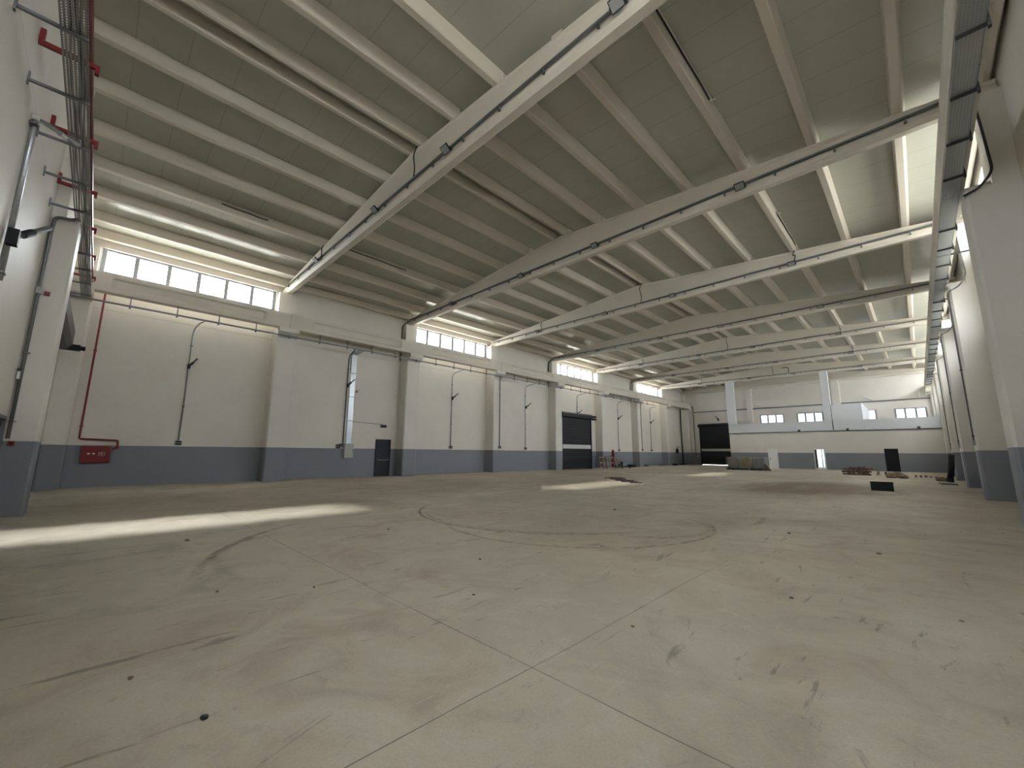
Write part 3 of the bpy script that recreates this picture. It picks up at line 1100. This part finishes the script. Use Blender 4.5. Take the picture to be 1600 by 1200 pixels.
# ---- wide galvanised duct, distribution box, siren, exit sign
r = empty('cable_duct', (XL, 10.3, 0), 'wide shiny galvanised cable duct down the left wall', 'duct')
MB().box(0.002, -0.16, 1.905, 0.07, 0.14, 7.15).build('duct_body', m_galv, r)
MB().prism([(0.002, 7.15), (0.07, 7.15), (1.0, 7.24), (1.0, 7.30), (0.002, 7.30)], 1, -0.16, 0.14).build('duct_elbow', m_galv, r)
for zz in (3.2, 4.6, 6.0):
    MB().box(0.07, -0.18, zz, 0.078, 0.16, zz + 0.05).build('duct_strap', m_galvd, r)
r = empty('distribution_box', (XL, 10.3, 1.1), 'light grey metal distribution box under the wide duct', 'electrical box')
MB().box(0.001, -0.27, 0.0, 0.22, 0.25, 0.80).build('body', m_pvc, r, bevel=0.008)
MB().box(0.22, -0.25, 0.02, 0.235, 0.23, 0.78).build('door', m_pvc, r, bevel=0.004)
MB().box(0.235, 0.17, 0.36, 0.245, 0.20, 0.44).build('lock', m_black, r)
r = empty('socket_panel', (XL, 9.72, 1.72), 'small reddish brown socket panel left of the distribution box', 'socket')
MB().box(0.001, -0.12, -0.10, 0.09, 0.12, 0.14).build('backplate', mat('reddish plastic', (0.22, 0.09, 0.08), 0.5), r)
MB().box(0.09, -0.09, 0.03, 0.12, 0.09, 0.10).box(0.09, -0.09, -0.08, 0.12, 0.09, -0.02).build('socket_lid', m_black, r)
r = empty('alarm_siren', (XL, 10.58, 4.95), 'red alarm siren beside the wide galvanised duct', 'siren')
MB().box(0.001, -0.09, -0.08, 0.05, 0.09, 0.08).build('backplate', m_white, r)
MB().tube([(0.05, -0.02, 0.0), (0.13, -0.02, 0.0)], 0.06, 12).build('horn', m_red, r)
MB().box(0.05, -0.03, 0.09, 0.08, 0.12, 0.11).build('strobe', m_red, r)
tag(MB().tube([(XL + 0.015, 10.46, 3.18), (XL + 0.015, 12.3, 3.13), (XL + 0.015, 12.36, 3.10)], 0.014, 6).build('thin_conduit', m_galvd),
    'thin horizontal conduit running from the duct to the exit lamp', 'conduit')
r = empty('exit_lamp', (XL, 12.44, 3.0), 'small black exit lamp above the emergency door', 'lamp')
MB().box(0.001, -0.18, -0.07, 0.06, 0.18, 0.09).build('housing', m_black, r)
MB().box(0.06, -0.06, -0.03, 0.063, -0.03, 0.03).box(0.06, 0.05, -0.02, 0.063, 0.09, 0.02).build('symbol', m_dark, r)

# ---- fire riser and hose cabinet
r = empty('fire_riser', (XL + 0.15, -0.43, 0), 'red fire pipe coming down the left wall beside the near corner', 'pipe')
pts = [(0, 0, 8.3), (0, 0, 1.88), (0, 1.10, 1.84), (0.02, 1.12, 1.55), (-0.02, 0.99, 1.50)]
pipe('pipe', pts, 0.035, m_red, r, 10, 0.06)
for zz in (7.85, 5.4, 2.35):
    MB().tube([(0, 0, zz), (0, 0, zz + 0.035)], 0.06, 12).box(-0.15, -0.015, zz, 0.0, 0.015, zz + 0.03).build('coupling', m_red, r)
MB().tube([(0.02, 1.12, 1.60), (0.02, 1.12, 1.50)], 0.05, 10).tube([(0.02, 1.02, 1.47), (0.10, 1.02, 1.47)], 0.03, 8).build('valve', m_red, r)
r = empty('hose_cabinet', (XL, 0.10, 0.95), 'red fire hose cabinet on the left wall under the red pipe', 'fire cabinet')
MB().box(0.001, -0.42, 0.0, 0.24, 0.42, 0.66).build('body', m_red, r, bevel=0.01)
MB().box(0.24, -0.40, 0.02, 0.255, 0.40, 0.64).build('door', m_red, r, bevel=0.005)
MB().box(0.255, -0.24, 0.33, 0.262, -0.165, 0.38).box(0.255, -0.10, 0.33, 0.262, -0.025, 0.38).build('indicator', m_white, r)
sg = MB().box(0.255, 0.08, 0.27, 0.258, 0.10, 0.42).box(0.255, 0.24, 0.27, 0.258, 0.255, 0.42).box(0.255, 0.08, 0.405, 0.258, 0.255, 0.42)
sg.box(0.255, 0.08, 0.27, 0.258, 0.255, 0.285).tube([(0.255, 0.165, 0.35), (0.259, 0.165, 0.35)], 0.035, 12)
sg.build('hose_pictogram', mat('faded pink print', (0.55, 0.30, 0.30), 0.5), r)
MB().box(0.255, 0.33, 0.28, 0.275, 0.35, 0.36).build('handle', m_dark, r)

# ---- tray, pipe and brackets along the near wall
ZT = 7.05
r = empty('cable_tray', (0, -0.87, ZT), 'perforated grey cable tray along the near wall at the left edge', 'cable tray')
TX0, TX1 = -21.6, -4.5
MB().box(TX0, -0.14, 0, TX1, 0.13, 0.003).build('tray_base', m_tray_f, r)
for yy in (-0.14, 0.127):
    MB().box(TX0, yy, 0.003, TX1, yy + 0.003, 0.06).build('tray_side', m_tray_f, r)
for nm, yy, rad in (('tray_cable', -0.05, 0.016), ('tray_cable', 0.03, 0.022), ('tray_cable', 0.07, 0.014)):
    MB().tube([(TX0 + 0.1 + i * (TX1 - TX0 - 0.2) / 24, yy + 0.012 * math.sin(i * 1.7 + yy * 30), 0.003 + rad) for i in range(25)], rad, 6).build(nm, m_cable, r)
for i in range(11):
    x = -21.05 + 1.5 * i
    if -15.2 < x < -14.1:
        continue
    a = MB().box(x - 0.02, YF + 0.892, -0.045, x + 0.02, 0.14, -0.003).box(x - 0.03, YF + 0.872, -0.10, x + 0.03, YF + 0.892, 0.10)
    a.build('tray_bracket', m_galvd, r)
r = empty('fire_main', (0, -0.83, 7.90), 'dark red fire pipe running beside the cable tray of the near wall', 'pipe')
MB().tube([(-22.2, 0, 0), (-4.5, 0, 0)], 0.04, 10).build('pipe', m_redp, r, smooth=True)
for x in (-21.35, -18.92, -16.49, -14.06, -11.63, -9.2):
    y_ = YF + (0.25 if -15 < x < -14.3 else 0.002) + 0.83
    b = MB().box(x - 0.035, y_, -0.11, x + 0.035, 0.12, -0.04).box(x - 0.035, 0.07, -0.20, x + 0.035, 0.12, -0.11).box(x - 0.035, y_, -0.04, x + 0.035, y_ + 0.06, 0.16)
    b.build('pipe_hanger', m_red, r)

# flexible conduits coming out of the tray
r = empty('flexible_conduit', (0, 0, 0), 'thick shiny conduit bending out of the tray down the near wall', 'conduit', 'conduits out of the near wall tray')
pipe('pipe', [(-10.4, -0.88, 6.98), (-10.1, -1.15, 6.96), (-9.9, YF + 0.05, 6.92), (-9.9, YF + 0.05, 4.05)], 0.038, m_galv, r, 10, 0.2)
for zz in (4.15, 6.75):
    MB().box(-9.96, YF + 0.002, zz, -9.78, YF + 0.1, zz + 0.03).build('clip', m_galvd, r)
for v in (0,):
    MB().tube([(-9.9, YF + 0.05, 6.86), (-9.9, YF + 0.05, 6.95)], 0.048, 10).tube([(-10.25, -1.03, 6.965), (-10.18, -1.09, 6.962)], 0.048, 10).build('coupling', m_white, r)
lamp_arm('long dark tube lamp on the conduit at the left edge', (-9.72, YF + 0.115, 4.72), (-0.95, 0.22, 0.62), 1.25, 1.2)
r = empty('flexible_conduit', (0, 0, 0), 'grey conduit following the corner of the left edge column', 'conduit', 'conduits out of the near wall tray')
pipe('pipe', [(-14.0, -0.95, 7.0), (-14.1, -1.05, 6.98), (-14.15, -1.32, 6.98), (-14.15, -1.34, 6.6), (-14.15, -1.34, 1.68)], 0.035, m_galvd, r, 10, 0.15)
for zz in (3.6, 2.05):
    MB().box(-14.198, YF + 0.01, zz, -14.11, -1.27, zz + 0.02).build('clip', m_galvd, r)
MB().box(-14.198, -1.38, 5.02, -14.10, -1.28, 5.18).build('junction_box', m_pvc, r)
r = empty('alarm_siren', (-14.2, -1.20, 5.06), 'small red siren high on the left edge column', 'siren', 'red alarm devices on the near wall')
MB().box(0.001, -0.05, -0.05, 0.03, 0.04, 0.05).build('backplate', m_red, r)
MB().tube([(0.03, 0, 0), (0.08, 0, 0)], 0.035, 12).build('horn', m_red, r)
r = empty('alarm_button', (-14.2, -1.28, 1.58), 'small red alarm button at the paint line of the left edge column', 'alarm button', 'red alarm devices on the near wall')
MB().box(0.001, -0.05, -0.05, 0.05, 0.05, 0.05).build('housing', m_red, r, bevel=0.005)
MB().box(0.05, -0.02, -0.02, 0.055, 0.02, 0.02).build('button', m_black, r)
r = empty('bracket_lamp', (-14.10, -1.36, 3.06), 'small grey lamp with hanging glass on the left edge column', 'lamp', 'bracket lamps on the walls')
MB().tube([(0.035, 0.02, 0.0), (0.16, -0.0, 0.14)], 0.03, 8).build('arm', m_galvd, r)
MB().box(0.10, -0.02, -0.10, 0.20, 0.04, 0.10).build('lamp_body', m_galvd, r)
MB().box(0.20, -0.01, -0.08, 0.205, 0.03, 0.08).build('lamp_glass', m_white, r)

# ---- tray on the right
r = empty('cable_tray', (XR - 1.05, 0, 7.465), 'long perforated galvanised cable tray under the right runway beam', 'cable tray')
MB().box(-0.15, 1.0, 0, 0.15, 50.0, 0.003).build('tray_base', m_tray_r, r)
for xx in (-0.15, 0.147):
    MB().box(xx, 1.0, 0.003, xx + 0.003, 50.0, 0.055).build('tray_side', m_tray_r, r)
bm_ = MB().box(-0.155, -0.02, -0.045, 0.152, 0.02, -0.003).prism([(0.152, -0.08), (0.19, -0.08), (0.178, 0.183), (0.164, 0.183)], 1, -0.035, 0.035)
bo = bm_.build('tray_bracket', m_dark)
bo.parent = r
bo.location = (0, 5.15, 0)
for i in range(1, 31):
    if min(abs(5.15 + i * 1.47 - cyk(k)) for k in range(8)) < 0.52:
        continue
    o = bpy.data.objects.new('tray_bracket', bo.data)
    C.objects.link(o)
    o.parent = r
    o.location = (0, 5.15 + i * 1.47, 0)

# conduits on the right columns
for i, k in enumerate((1, 2, 3, 4)):
    c = cyk(k)
    r = empty('column_conduit', (0, 0, 0), 'dark conduit over the shoulder of the right wall column, %s from the viewer' % ORD[i], 'conduit', 'conduits on the right wall columns')
    xs_ = XR - 0.85
    y_ = c - 0.45
    if i == 0:
        pts = [(XR - 0.44, y_, ZR - 0.1), (XR - 0.40, y_ - 0.01, 8.6), (XR - 0.38, c - 0.52, 7.72), (XR - 0.62, c - 0.52, 7.42), (xs_ - 0.02, c - 0.52, 7.34)]
    else:
        pts = [(XR - 0.44, y_, ZR - 0.1), (XR - 0.40, y_ - 0.01, 8.6), (XR - 0.38, c - 0.52, 7.72), (XR - 0.6, c - 0.52, 7.38), (xs_ - 0.035, c - 0.52, 7.25), (xs_ - 0.035, c - 0.30, 7.1), (xs_ - 0.035, c - 0.30, 1.95)]
    pipe('pipe', pts, 0.026 if i < 1 else 0.02, m_dark if i < 1 else m_galvd, r, 8, 0.22)
    if i:
        for zz in (2.1, 4.4):
            MB().box(xs_ - 0.07, c - 0.38, zz, xs_, c - 0.22, zz + 0.025).build('clip', m_dark, r)
        MB().box(xs_ - 0.08, c - 0.37, 1.80, xs_, c - 0.23, 1.96).build('junction_box', m_pvc, r)
for i, k in enumerate((1, 2, 3)):
    y_ = cyk(k) + SP * 0.5 + (0.3 if k == 1 else -2)
    tag(MB().tube([(XR - 1.17, y_, 7.60), (XR, y_ - 0.0, 7.60)], 0.025, 6).build('tie_rod', m_dark), 'dark rod from the right runway beam to the wall, %s from the viewer' % ORD[i], 'rod', 'rods behind the right runway beams')

# ---- fittings on the far wall and gallery
for i, (x, z) in enumerate(((-13.7, 7.5), (-3.25, 7.5), (0.65, 7.55))):
    r = empty('tube_lamp', (x, YB - 0.12, z), 'white tube lamp hanging high on the far wall, %s from the left' % ORD[i], 'lamp', 'white tube lamps on the far wall')
    MB().tube([(-0.38, -0.05, 0.22), (0.38, -0.05, -0.24)] if i < 2 else [(0, -0.05, 0.35), (0, -0.05, -0.35)], 0.06, 8).build('tube', m_white, r)
    MB().tube([(0, -0.05, 0), (0, 0.12, 0)], 0.025, 6).build('bracket', m_galvd, r)
lamp_arm('bracket lamp above the far roller shutter', (-18.76, YB - 0.07, 6.0), (-0.3, -0.6, 0.7), 0.7, 1.4)
r = empty('wall_conduit_drop', (0, 0, 0), 'dark conduit down the far wall left of the roller shutter', 'conduit')
pipe('pipe', [(XL + 0.3, YB - 0.05, 7.95), (-22.0, YB - 0.05, 7.95), (-22.0, YB - 0.05, 1.25), (-21.75, YB - 0.05, 1.15)], 0.04, m_dark, r)
MB().box(-21.8, YB - 0.15, 1.05, -21.6, YB - 0.0, 1.25).build('junction_box', m_pvc, r)
r = empty('drain_pipe', (XL + 0.12, 57.3, 0), 'thick dark drain pipe down the left wall by the far corner', 'pipe')
MB().tube([(0, 0, 0.0), (0, 0, 7.6)], 0.09, 10).build('pipe', m_dark, r, smooth=True)
for zz in (2.2, 5.2):
    MB().box(-0.118, -0.1, zz, 0.1, 0.1, zz + 0.05).build('pipe_clamp', m_galvd, r)
r = empty('electrical_box', (XL, 55.6, 1.9), 'small dark switch box on the left wall near the far corner', 'electrical box')
MB().box(0.001, -0.22, -0.38, 0.2, 0.22, 0.2).build('body', m_black, r)
MB().tube([(0.1, 0.0, 0.2), (0.1, 0.0, 0.5), (0.1, 1.0, 0.5)], 0.03, 6).build('feed_pipe', m_dark, r)
for i, x in enumerate((-8.6, -4.7, 0.2)):
    tag(MB().box(x - 0.10, YM - 0.16, 3.80, x + 0.10, YM - 0.06, 3.98).build('junction_box', m_dark), 'small junction box under the gallery parapet, %s from the left' % ORD[i], 'electrical box', 'junction boxes under the parapet')
tag(MB().tube(rounded([(-5.78, YM - 0.10, 6.35), (-5.78, YM - 0.10, 3.85)], 0.05), 0.035, 6).build('wall_pipe', m_dark), 'dark pipe down the parapet beside the right gallery post', 'pipe')
cable([(-9.6, cyk(6) - 0.26, ZR + 0.95), (-9.0, cyk(6) - 0.26, ZR + 0.95), (-9.0, cyk(6) - 0.26, ZR + 0.35)], 'bent pipe on the farthest crossing roof beam', 0.035, 'loose cables under the roof', m_dark)

# ---- IBC tanks on pallets before the annex
def ibc(x, y, rz, label, mtank, first=None):
    if first:
        r = copy_tree(first)
        r.location = (x, y, 0)
        r.rotation_euler = (0, 0, rz)
        r['label'] = label
        for ch in r.children:
            if ch.name.startswith('bottle'):
                ch.data = ch.data.copy()
                ch.data.materials[0] = mtank
        return r
    r = empty('ibc_tank', (x, y, 0), label, 'tank', 'caged tanks before the annex', rz=rz)
    p = MB()
    for xx in (-0.5, -0.07, 0.36):
        p.box(xx, -0.6, 0.0, xx + 0.14, 0.6, 0.14)
    for yy in (-0.6, -0.3, -0.08, 0.14, 0.44):
        p.box(-0.5, yy, 0.13, 0.5, yy + 0.16, 0.155)
    p.build('pallet', m_dark, r)
    MB().box(-0.43, -0.53, 0.18, 0.43, 0.53, 1.14).build('bottle', mtank, r, bevel=0.09)
    cg = MB()
    for z in [0.18 + i * 0.166 for i in range(7)]:
        cg.box(-0.5, -0.6, z, 0.5, -0.585, z + 0.022).box(-0.5, 0.585, z, 0.5, 0.6, z + 0.022)
        cg.box(-0.5, -0.6, z, -0.485, 0.6, z + 0.022).box(0.485, -0.6, z, 0.5, 0.6, z + 0.022)
    for i in range(7):
        u = -0.5 + i * 0.163
        cg.box(u, -0.605, 0.16, u + 0.022, -0.59, 1.2).box(u, 0.59, 0.16, u + 0.022, 0.605, 1.2)
        v = -0.6 + i * 0.196
        cg.box(-0.505, v, 0.16, -0.49, v + 0.022, 1.2).box(0.49, v, 0.16, 0.505, v + 0.022, 1.2)
    cg.build('cage', m_cage, r)
    MB().tube([(0, 0, 1.13), (0, 0, 1.19)], 0.11, 16).build('lid', m_black, r)
    return r


i1 = ibc(-12.78, 43.3, 0.0, 'caged liquid tank on a pallet, left of three, dusty brown', m_tank)
ibc(-11.62, 43.25, 0.03, 'caged liquid tank on a pallet, middle of three, yellowed plastic', m_yell, i1)
ibc(-10.46, 43.2, -0.02, 'caged liquid tank on a pallet, right of three, grey plastic', m_tank2, i1)
tag(MB().prism([(-10.0, 0.0), (-9.45, 0.0), (-9.95, 0.62), (-10.0, 0.6)], 1, 42.2, 42.35).build('leaning_board', m_wood2), 'reddish board leaning against the right tank', 'board')

# ---- black crate on the floor
r = empty('crate', (-1.27, 23.25, 0), 'black plastic crate standing alone on the floor at right', 'crate', rz=0.05)
w, d, h = 0.35, 0.30, 0.345
MB().box(-w, -d, 0, w, d, 0.02).box(-w, -d, 0.02, w, -d + 0.02, h).box(-w, d - 0.02, 0.02, w, d, h).box(-w, -d + 0.02, 0.02, -w + 0.02, d - 0.02, h).box(w - 0.02, -d + 0.02, 0.02, w, d - 0.02, h).build('tub', m_bin, r)
MB().box(-w - 0.02, -d - 0.02, h - 0.03, w + 0.02, -d, h).box(-w - 0.02, d, h - 0.03, w + 0.02, d + 0.02, h).box(-w - 0.02, -d, h - 0.03, -w, d, h).box(w, -d, h - 0.03, w + 0.02, d, h).build('rim', m_bin, r)
MB().box(-w - 0.015, -0.12, 0.12, -w, 0.10, 0.26).build('sticker', m_pvc, r)

# ---- timber heap before the far wall
rnd = random.Random(3)
TH = 0.10
LAY = ['bottom', 'second', 'third', 'fourth', 'fifth', 'top']
for lay in range(6):
    n = 5 if lay < 4 else 4
    for i in range(n):
        L = rnd.uniform(0.9, 1.5)
        along_x = lay % 2 == 0
        u = (i - (n - 1) / 2) * 0.25 + rnd.uniform(-0.02, 0.02)
        a = rnd.uniform(-0.05, 0.05)
        if along_x:
            R = Matrix.Rotation(a, 3, 'Z')
            loc = (-3.35 + rnd.uniform(-0.3, 0.15), 39.5 + u, TH * (lay + 0.5))
        else:
            R = Matrix.Rotation(PI / 2 + a, 3, 'Z')
            loc = (-3.35 + u, 39.5 + rnd.uniform(-0.1, 0.1), TH * (lay + 0.5))
        hh = 0.0495
        o = MB().box(-L / 2, -0.06, -hh, L / 2, 0.06, hh, R).build('timber_offcut', m_wood2 if (i + lay) % 3 else m_wood)
        o.location = loc
        tag(o, 'reddish brown timber in the criss-cross heap, %s layer, %s from the %s' % (LAY[lay], ORD[i], 'front' if along_x else 'left'), 'timber', 'heap of timber offcuts')
for i in range(10):
    L = rnd.uniform(0.6, 1.1)
    col, lay = i % 4, i // 4
    x = -2.35 + col * 0.42
    R = Matrix.Rotation(PI / 2 + rnd.uniform(-0.1, 0.1), 3, 'Z')
    o = MB().box(-L / 2, -0.05, -0.039, L / 2, 0.05, 0.039, R).build('timber_batten', m_wood2 if i % 2 else m_palew)
    o.location = (x, 41.2, 0.04 + lay * 0.08)
    tag(o, 'loose batten right of the timber heap, %s layer, %s from the left' % (('bottom', 'middle', 'top')[lay], ORD[col]), 'timber', 'battens right of the heap')
for i in range(8):
    L = rnd.uniform(0.6, 1.1)
    col, lay = i % 5, i // 5
    x = -0.35 + col * 0.24
    R = Matrix.Rotation(PI / 2 + rnd.uniform(-0.04, 0.04), 3, 'Z')
    o = MB().box(-L / 2, -0.06, -0.029, L / 2, 0.06, 0.029, R).build('timber_batten', m_palew)
    o.location = (x, 39.6, 0.03 + lay * 0.06)
    tag(o, 'pale batten right of the brown sacks, %s layer, %s from the left' % (('bottom', 'top')[lay], ORD[col]), 'timber', 'pale battens by the sacks')


def lump(name, loc, size, m, seed):
    import bmesh
    from mathutils import noise as nz_
    bm = bmesh.new()
    bmesh.ops.create_icosphere(bm, subdivisions=3, radius=1.0)
    for v in bm.verts:
        n = nz_.noise(v.co * 1.7 + Vector((seed * 3.1, 0, 0)))
        v.co *= 1 + 0.28 * n
        v.co.x *= size[0]
        v.co.y *= size[1]
        v.co.z = max(-0.62, v.co.z) * size[2] + 0.62 * size[2]
    me = bpy.data.meshes.new(name)
    bm.to_mesh(me)
    bm.free()
    me.materials.append(m)
    for p in me.polygons:
        p.use_smooth = True
    o = bpy.data.objects.new(name, me)
    C.objects.link(o)
    o.location = loc
    return o


for i, (x, y, sx_, sz) in enumerate(((-1.48, 36.5, 0.26, 0.22), (-0.90, 36.3, 0.24, 0.16), (-1.18, 37.3, 0.30, 0.24))):
    tag(lump('rubble_sack', (x, y, 0), (sx_, 0.35, sz), m_sand, i + 2), 'sand coloured slumped sack right of the timber heap, %s of three' % ('left', 'right', 'rear')[i], 'sack', 'sacks by the timber heap')

# ---- black bent duct, box and scrap at the foot of the right columns
r = empty('plastic_pipe', (1.18, 33.3, 0), 'thick black plastic pipe leaning against the right columns', 'pipe')
MB().tube([(-0.14, 0.0, 0.14), (-0.02, 0.0, 0.8), (0.05, 0.0, 1.5)], 0.13, 14).build('pipe', m_black, r, smooth=True)
MB().tube([(-0.16, 0.0, 0.02), (-0.14, 0, 0.2)], 0.155, 14).build('socket_end', m_black, r)
tag(lump('rubble_sack', (0.72, 34.2, 0), (0.22, 0.2, 0.15), m_sand, 9), 'brown sack on the floor left of the black pipe', 'sack')
for i in range(5):
    R = Matrix.Rotation(rnd.uniform(-0.08, 0.08), 3, 'Z')
    o = MB().box(-0.3, -0.03, 0, 0.3, 0.03, 0.04, R).build('metal_offcut', m_galv if i % 2 else m_dark)
    o.location = (1.0 + rnd.uniform(-0.2, 0.05), 30.4 + i * 0.28, 0)
    tag(o, 'short metal offcut at the foot of the right columns, %s from the viewer' % ORD[i], 'offcut', 'metal offcuts at right')

# ---- clutter beside the left shutter
def frame_panel(loc, rz, tilt, label):
    r = empty('wooden_frame', loc, label, 'wooden frame', 'wooden frames beside the left shutter', rz=rz)
    r.rotation_euler = (0, tilt, rz)
    m_ = MB()
    for yy in (-0.55, -0.04, 0.47):
        m_.box(0, yy, 0, 0.045, yy + 0.09, 1.15)
    m_.build('upright', m_wood, r)
    m_ = MB()
    for zz in (0.03, 0.5, 1.02):
        m_.box(0.045, -0.6, zz, 0.07, 0.6, zz + 0.10)
    m_.build('cross_board', m_palew, r)
    R = Matrix.Rotation(0.85, 3, 'X')
    MB().box(0.072, -0.6, -0.05, 0.09, 0.6, 0.05, R, (0, 0, 0.55)).build('brace', m_wood, r)
    return r


frame_panel((-21.75, 34.55, 0), 0.0, -0.12, 'weathered wooden pallet frame leaning just right of the shutter')
frame_panel((-21.2, 35.0, 0), -0.15, -0.2, 'weathered wooden pallet frame with diagonal brace, right of the shutter')
frame_panel((-20.65, 35.6, 0), 0.2, -0.3, 'weathered wooden pallet frame fallen forward by the red pump')
tag(MB().tube([(-22.3, 33.4, 1.14), (-22.3, 35.0, 1.15), (-22.3, 36.9, 1.2)], 0.025, 6).tube([(-22.3, 33.5, 0), (-22.3, 33.5, 1.14)], 0.025, 6).tube([(-22.3, 36.8, 0), (-22.3, 36.8, 1.2)], 0.025, 6).build('scaffold_rail', m_dark), 'thin dark metal rail behind the wooden frames', 'rail')
r = empty('red_machine', (-21.7, 36.3, 0), 'tall red metal machine part standing beside the wooden frames', 'machine')
MB().prism([(-0.14, 0.0), (0.14, 0.0), (0.12, 0.75), (0.07, 1.65), (0.0, 1.8), (-0.07, 1.6), (-0.12, 0.8)], 0, -0.10, 0.10).build('body', m_red, r)
MB().tube([(0.0, -0.5, 1.18), (0.0, 0.45, 1.15)], 0.04, 8).build('handle_bar', m_red, r)
MB().tube([(-0.14, 0.25, 0.14), (0.14, 0.25, 0.14)], 0.14, 14).build('wheel', m_black, r)
r = empty('black_drum', (-21.3, 36.95, 0), 'small black drum right of the red machine part', 'drum')
MB().tube([(0, 0, 0), (0, 0, 0.06), (0, 0, 0.6)], 0.27, 18).build('drum_body', m_black, r, smooth=True)
MB().tube([(0, 0, 0.6), (0, 0, 0.64)], 0.285, 18).build('lid', m_black, r)
for i, (x, y, w, d, h, m_) in enumerate(((-22.0, 38.2, 0.35, 0.3, 0.12, m_sand), (-22.0, 39.4, 0.25, 0.7, 0.16, m_black), (-22.35, 41.1, 0.3, 1.0, 0.30, m_black),
                                         (-22.2, 42.3, 0.15, 0.2, 0.22, m_palew), (-21.7, 38.9, 0.4, 0.25, 0.05, m_white), (-20.8, 37.9, 0.1, 0.12, 0.14, m_dark),
                                         (-22.9, 45.6, 0.2, 0.45, 0.16, m_dark), (-22.9, 49.6, 0.25, 0.6, 0.10, m_dark), (-22.3, 52.2, 0.3, 0.5, 0.22, m_black), (-22.9, 56.0, 0.3, 0.8, 0.2, m_dark))):
    o = MB().prism([(x - w, 0), (x + w, 0), (x + w * 0.85, h * 0.8), (x + w * 0.3, h), (x - w * 0.9, h * 0.75)], 1, y - d / 2, y + d / 2).build('rubbish_bag' if m_ is m_black else 'scrap_board', m_)
    tag(o, ('black bag' if m_ is m_black else 'white sheet' if m_ is m_white else 'scrap piece') + ' lying along the foot of the left wall, %s towards the far corner' % ORD[i], 'rubbish', 'rubbish along the left wall')
# small heap of sticks on open floor
for i in range(11):
    L = rnd.uniform(0.4, 1.0)
    R = Matrix.Rotation(0.7 + rnd.uniform(-0.12, 0.12), 3, 'Z')
    o = MB().box(-L / 2, -0.035, 0, L / 2, 0.035, 0.045, R).build('timber_stick', m_wood2 if i % 3 else m_dark)
    w_ = (i - 5) * 0.42
    o.location = (-11.9 - w_ * 0.72 + rnd.uniform(-0.2, 0.2), 20.7 + w_ * 0.72, 0)
    tag(o, 'dark stick in the small scatter on the open floor, %s from the right' % ORD[i], 'stick', 'scatter of sticks on the floor')
# crumbs on the floor
CR = ['left of the saw cut near the bottom edge', 'at the left, just before the sun patch', 'left of the crossing saw cuts', 'in the left half of the foreground',
      'just above the saw cut crossing', 'between the lower left crumbs and the saw cut', 'behind the saw cut crossing', 'right beside the long saw cut', 'in the right half of the foreground',
      'in the right distance', 'beyond the outer tyre arc', 'inside the tyre arcs', 'beside the left saw cut in mid floor', 'farthest right']
for i, (x, y, s_) in enumerate(((-2.96, 0.61, 0.018), (-8.66, 1.26, 0.03), (-4.82, 1.86, 0.012), (-5.37, 1.09, 0.015), (-3.44, 2.94, 0.012), (-3.78, 0.35, 0.014), (-4.47, 3.92, 0.014),
                               (-1.9, 3.4, 0.012), (-1.1, 5.2, 0.014), (-0.6, 8.4, 0.02), (-1.9, 9.3, 0.02), (-5.8, 9.7, 0.03), (-7.3, 4.1, 0.016), (0.1, 5.6, 0.012))):
    o = lump('stone_crumb', (x, y, 0), (s_ * 1.5, s_, s_ * 0.6), m_sand if i % 2 else m_dark, i)
    tag(o, 'tiny %s crumb on the open floor, %s' % ('sandy' if i % 2 else 'dark', CR[i]), 'debris', 'crumbs on the floor')
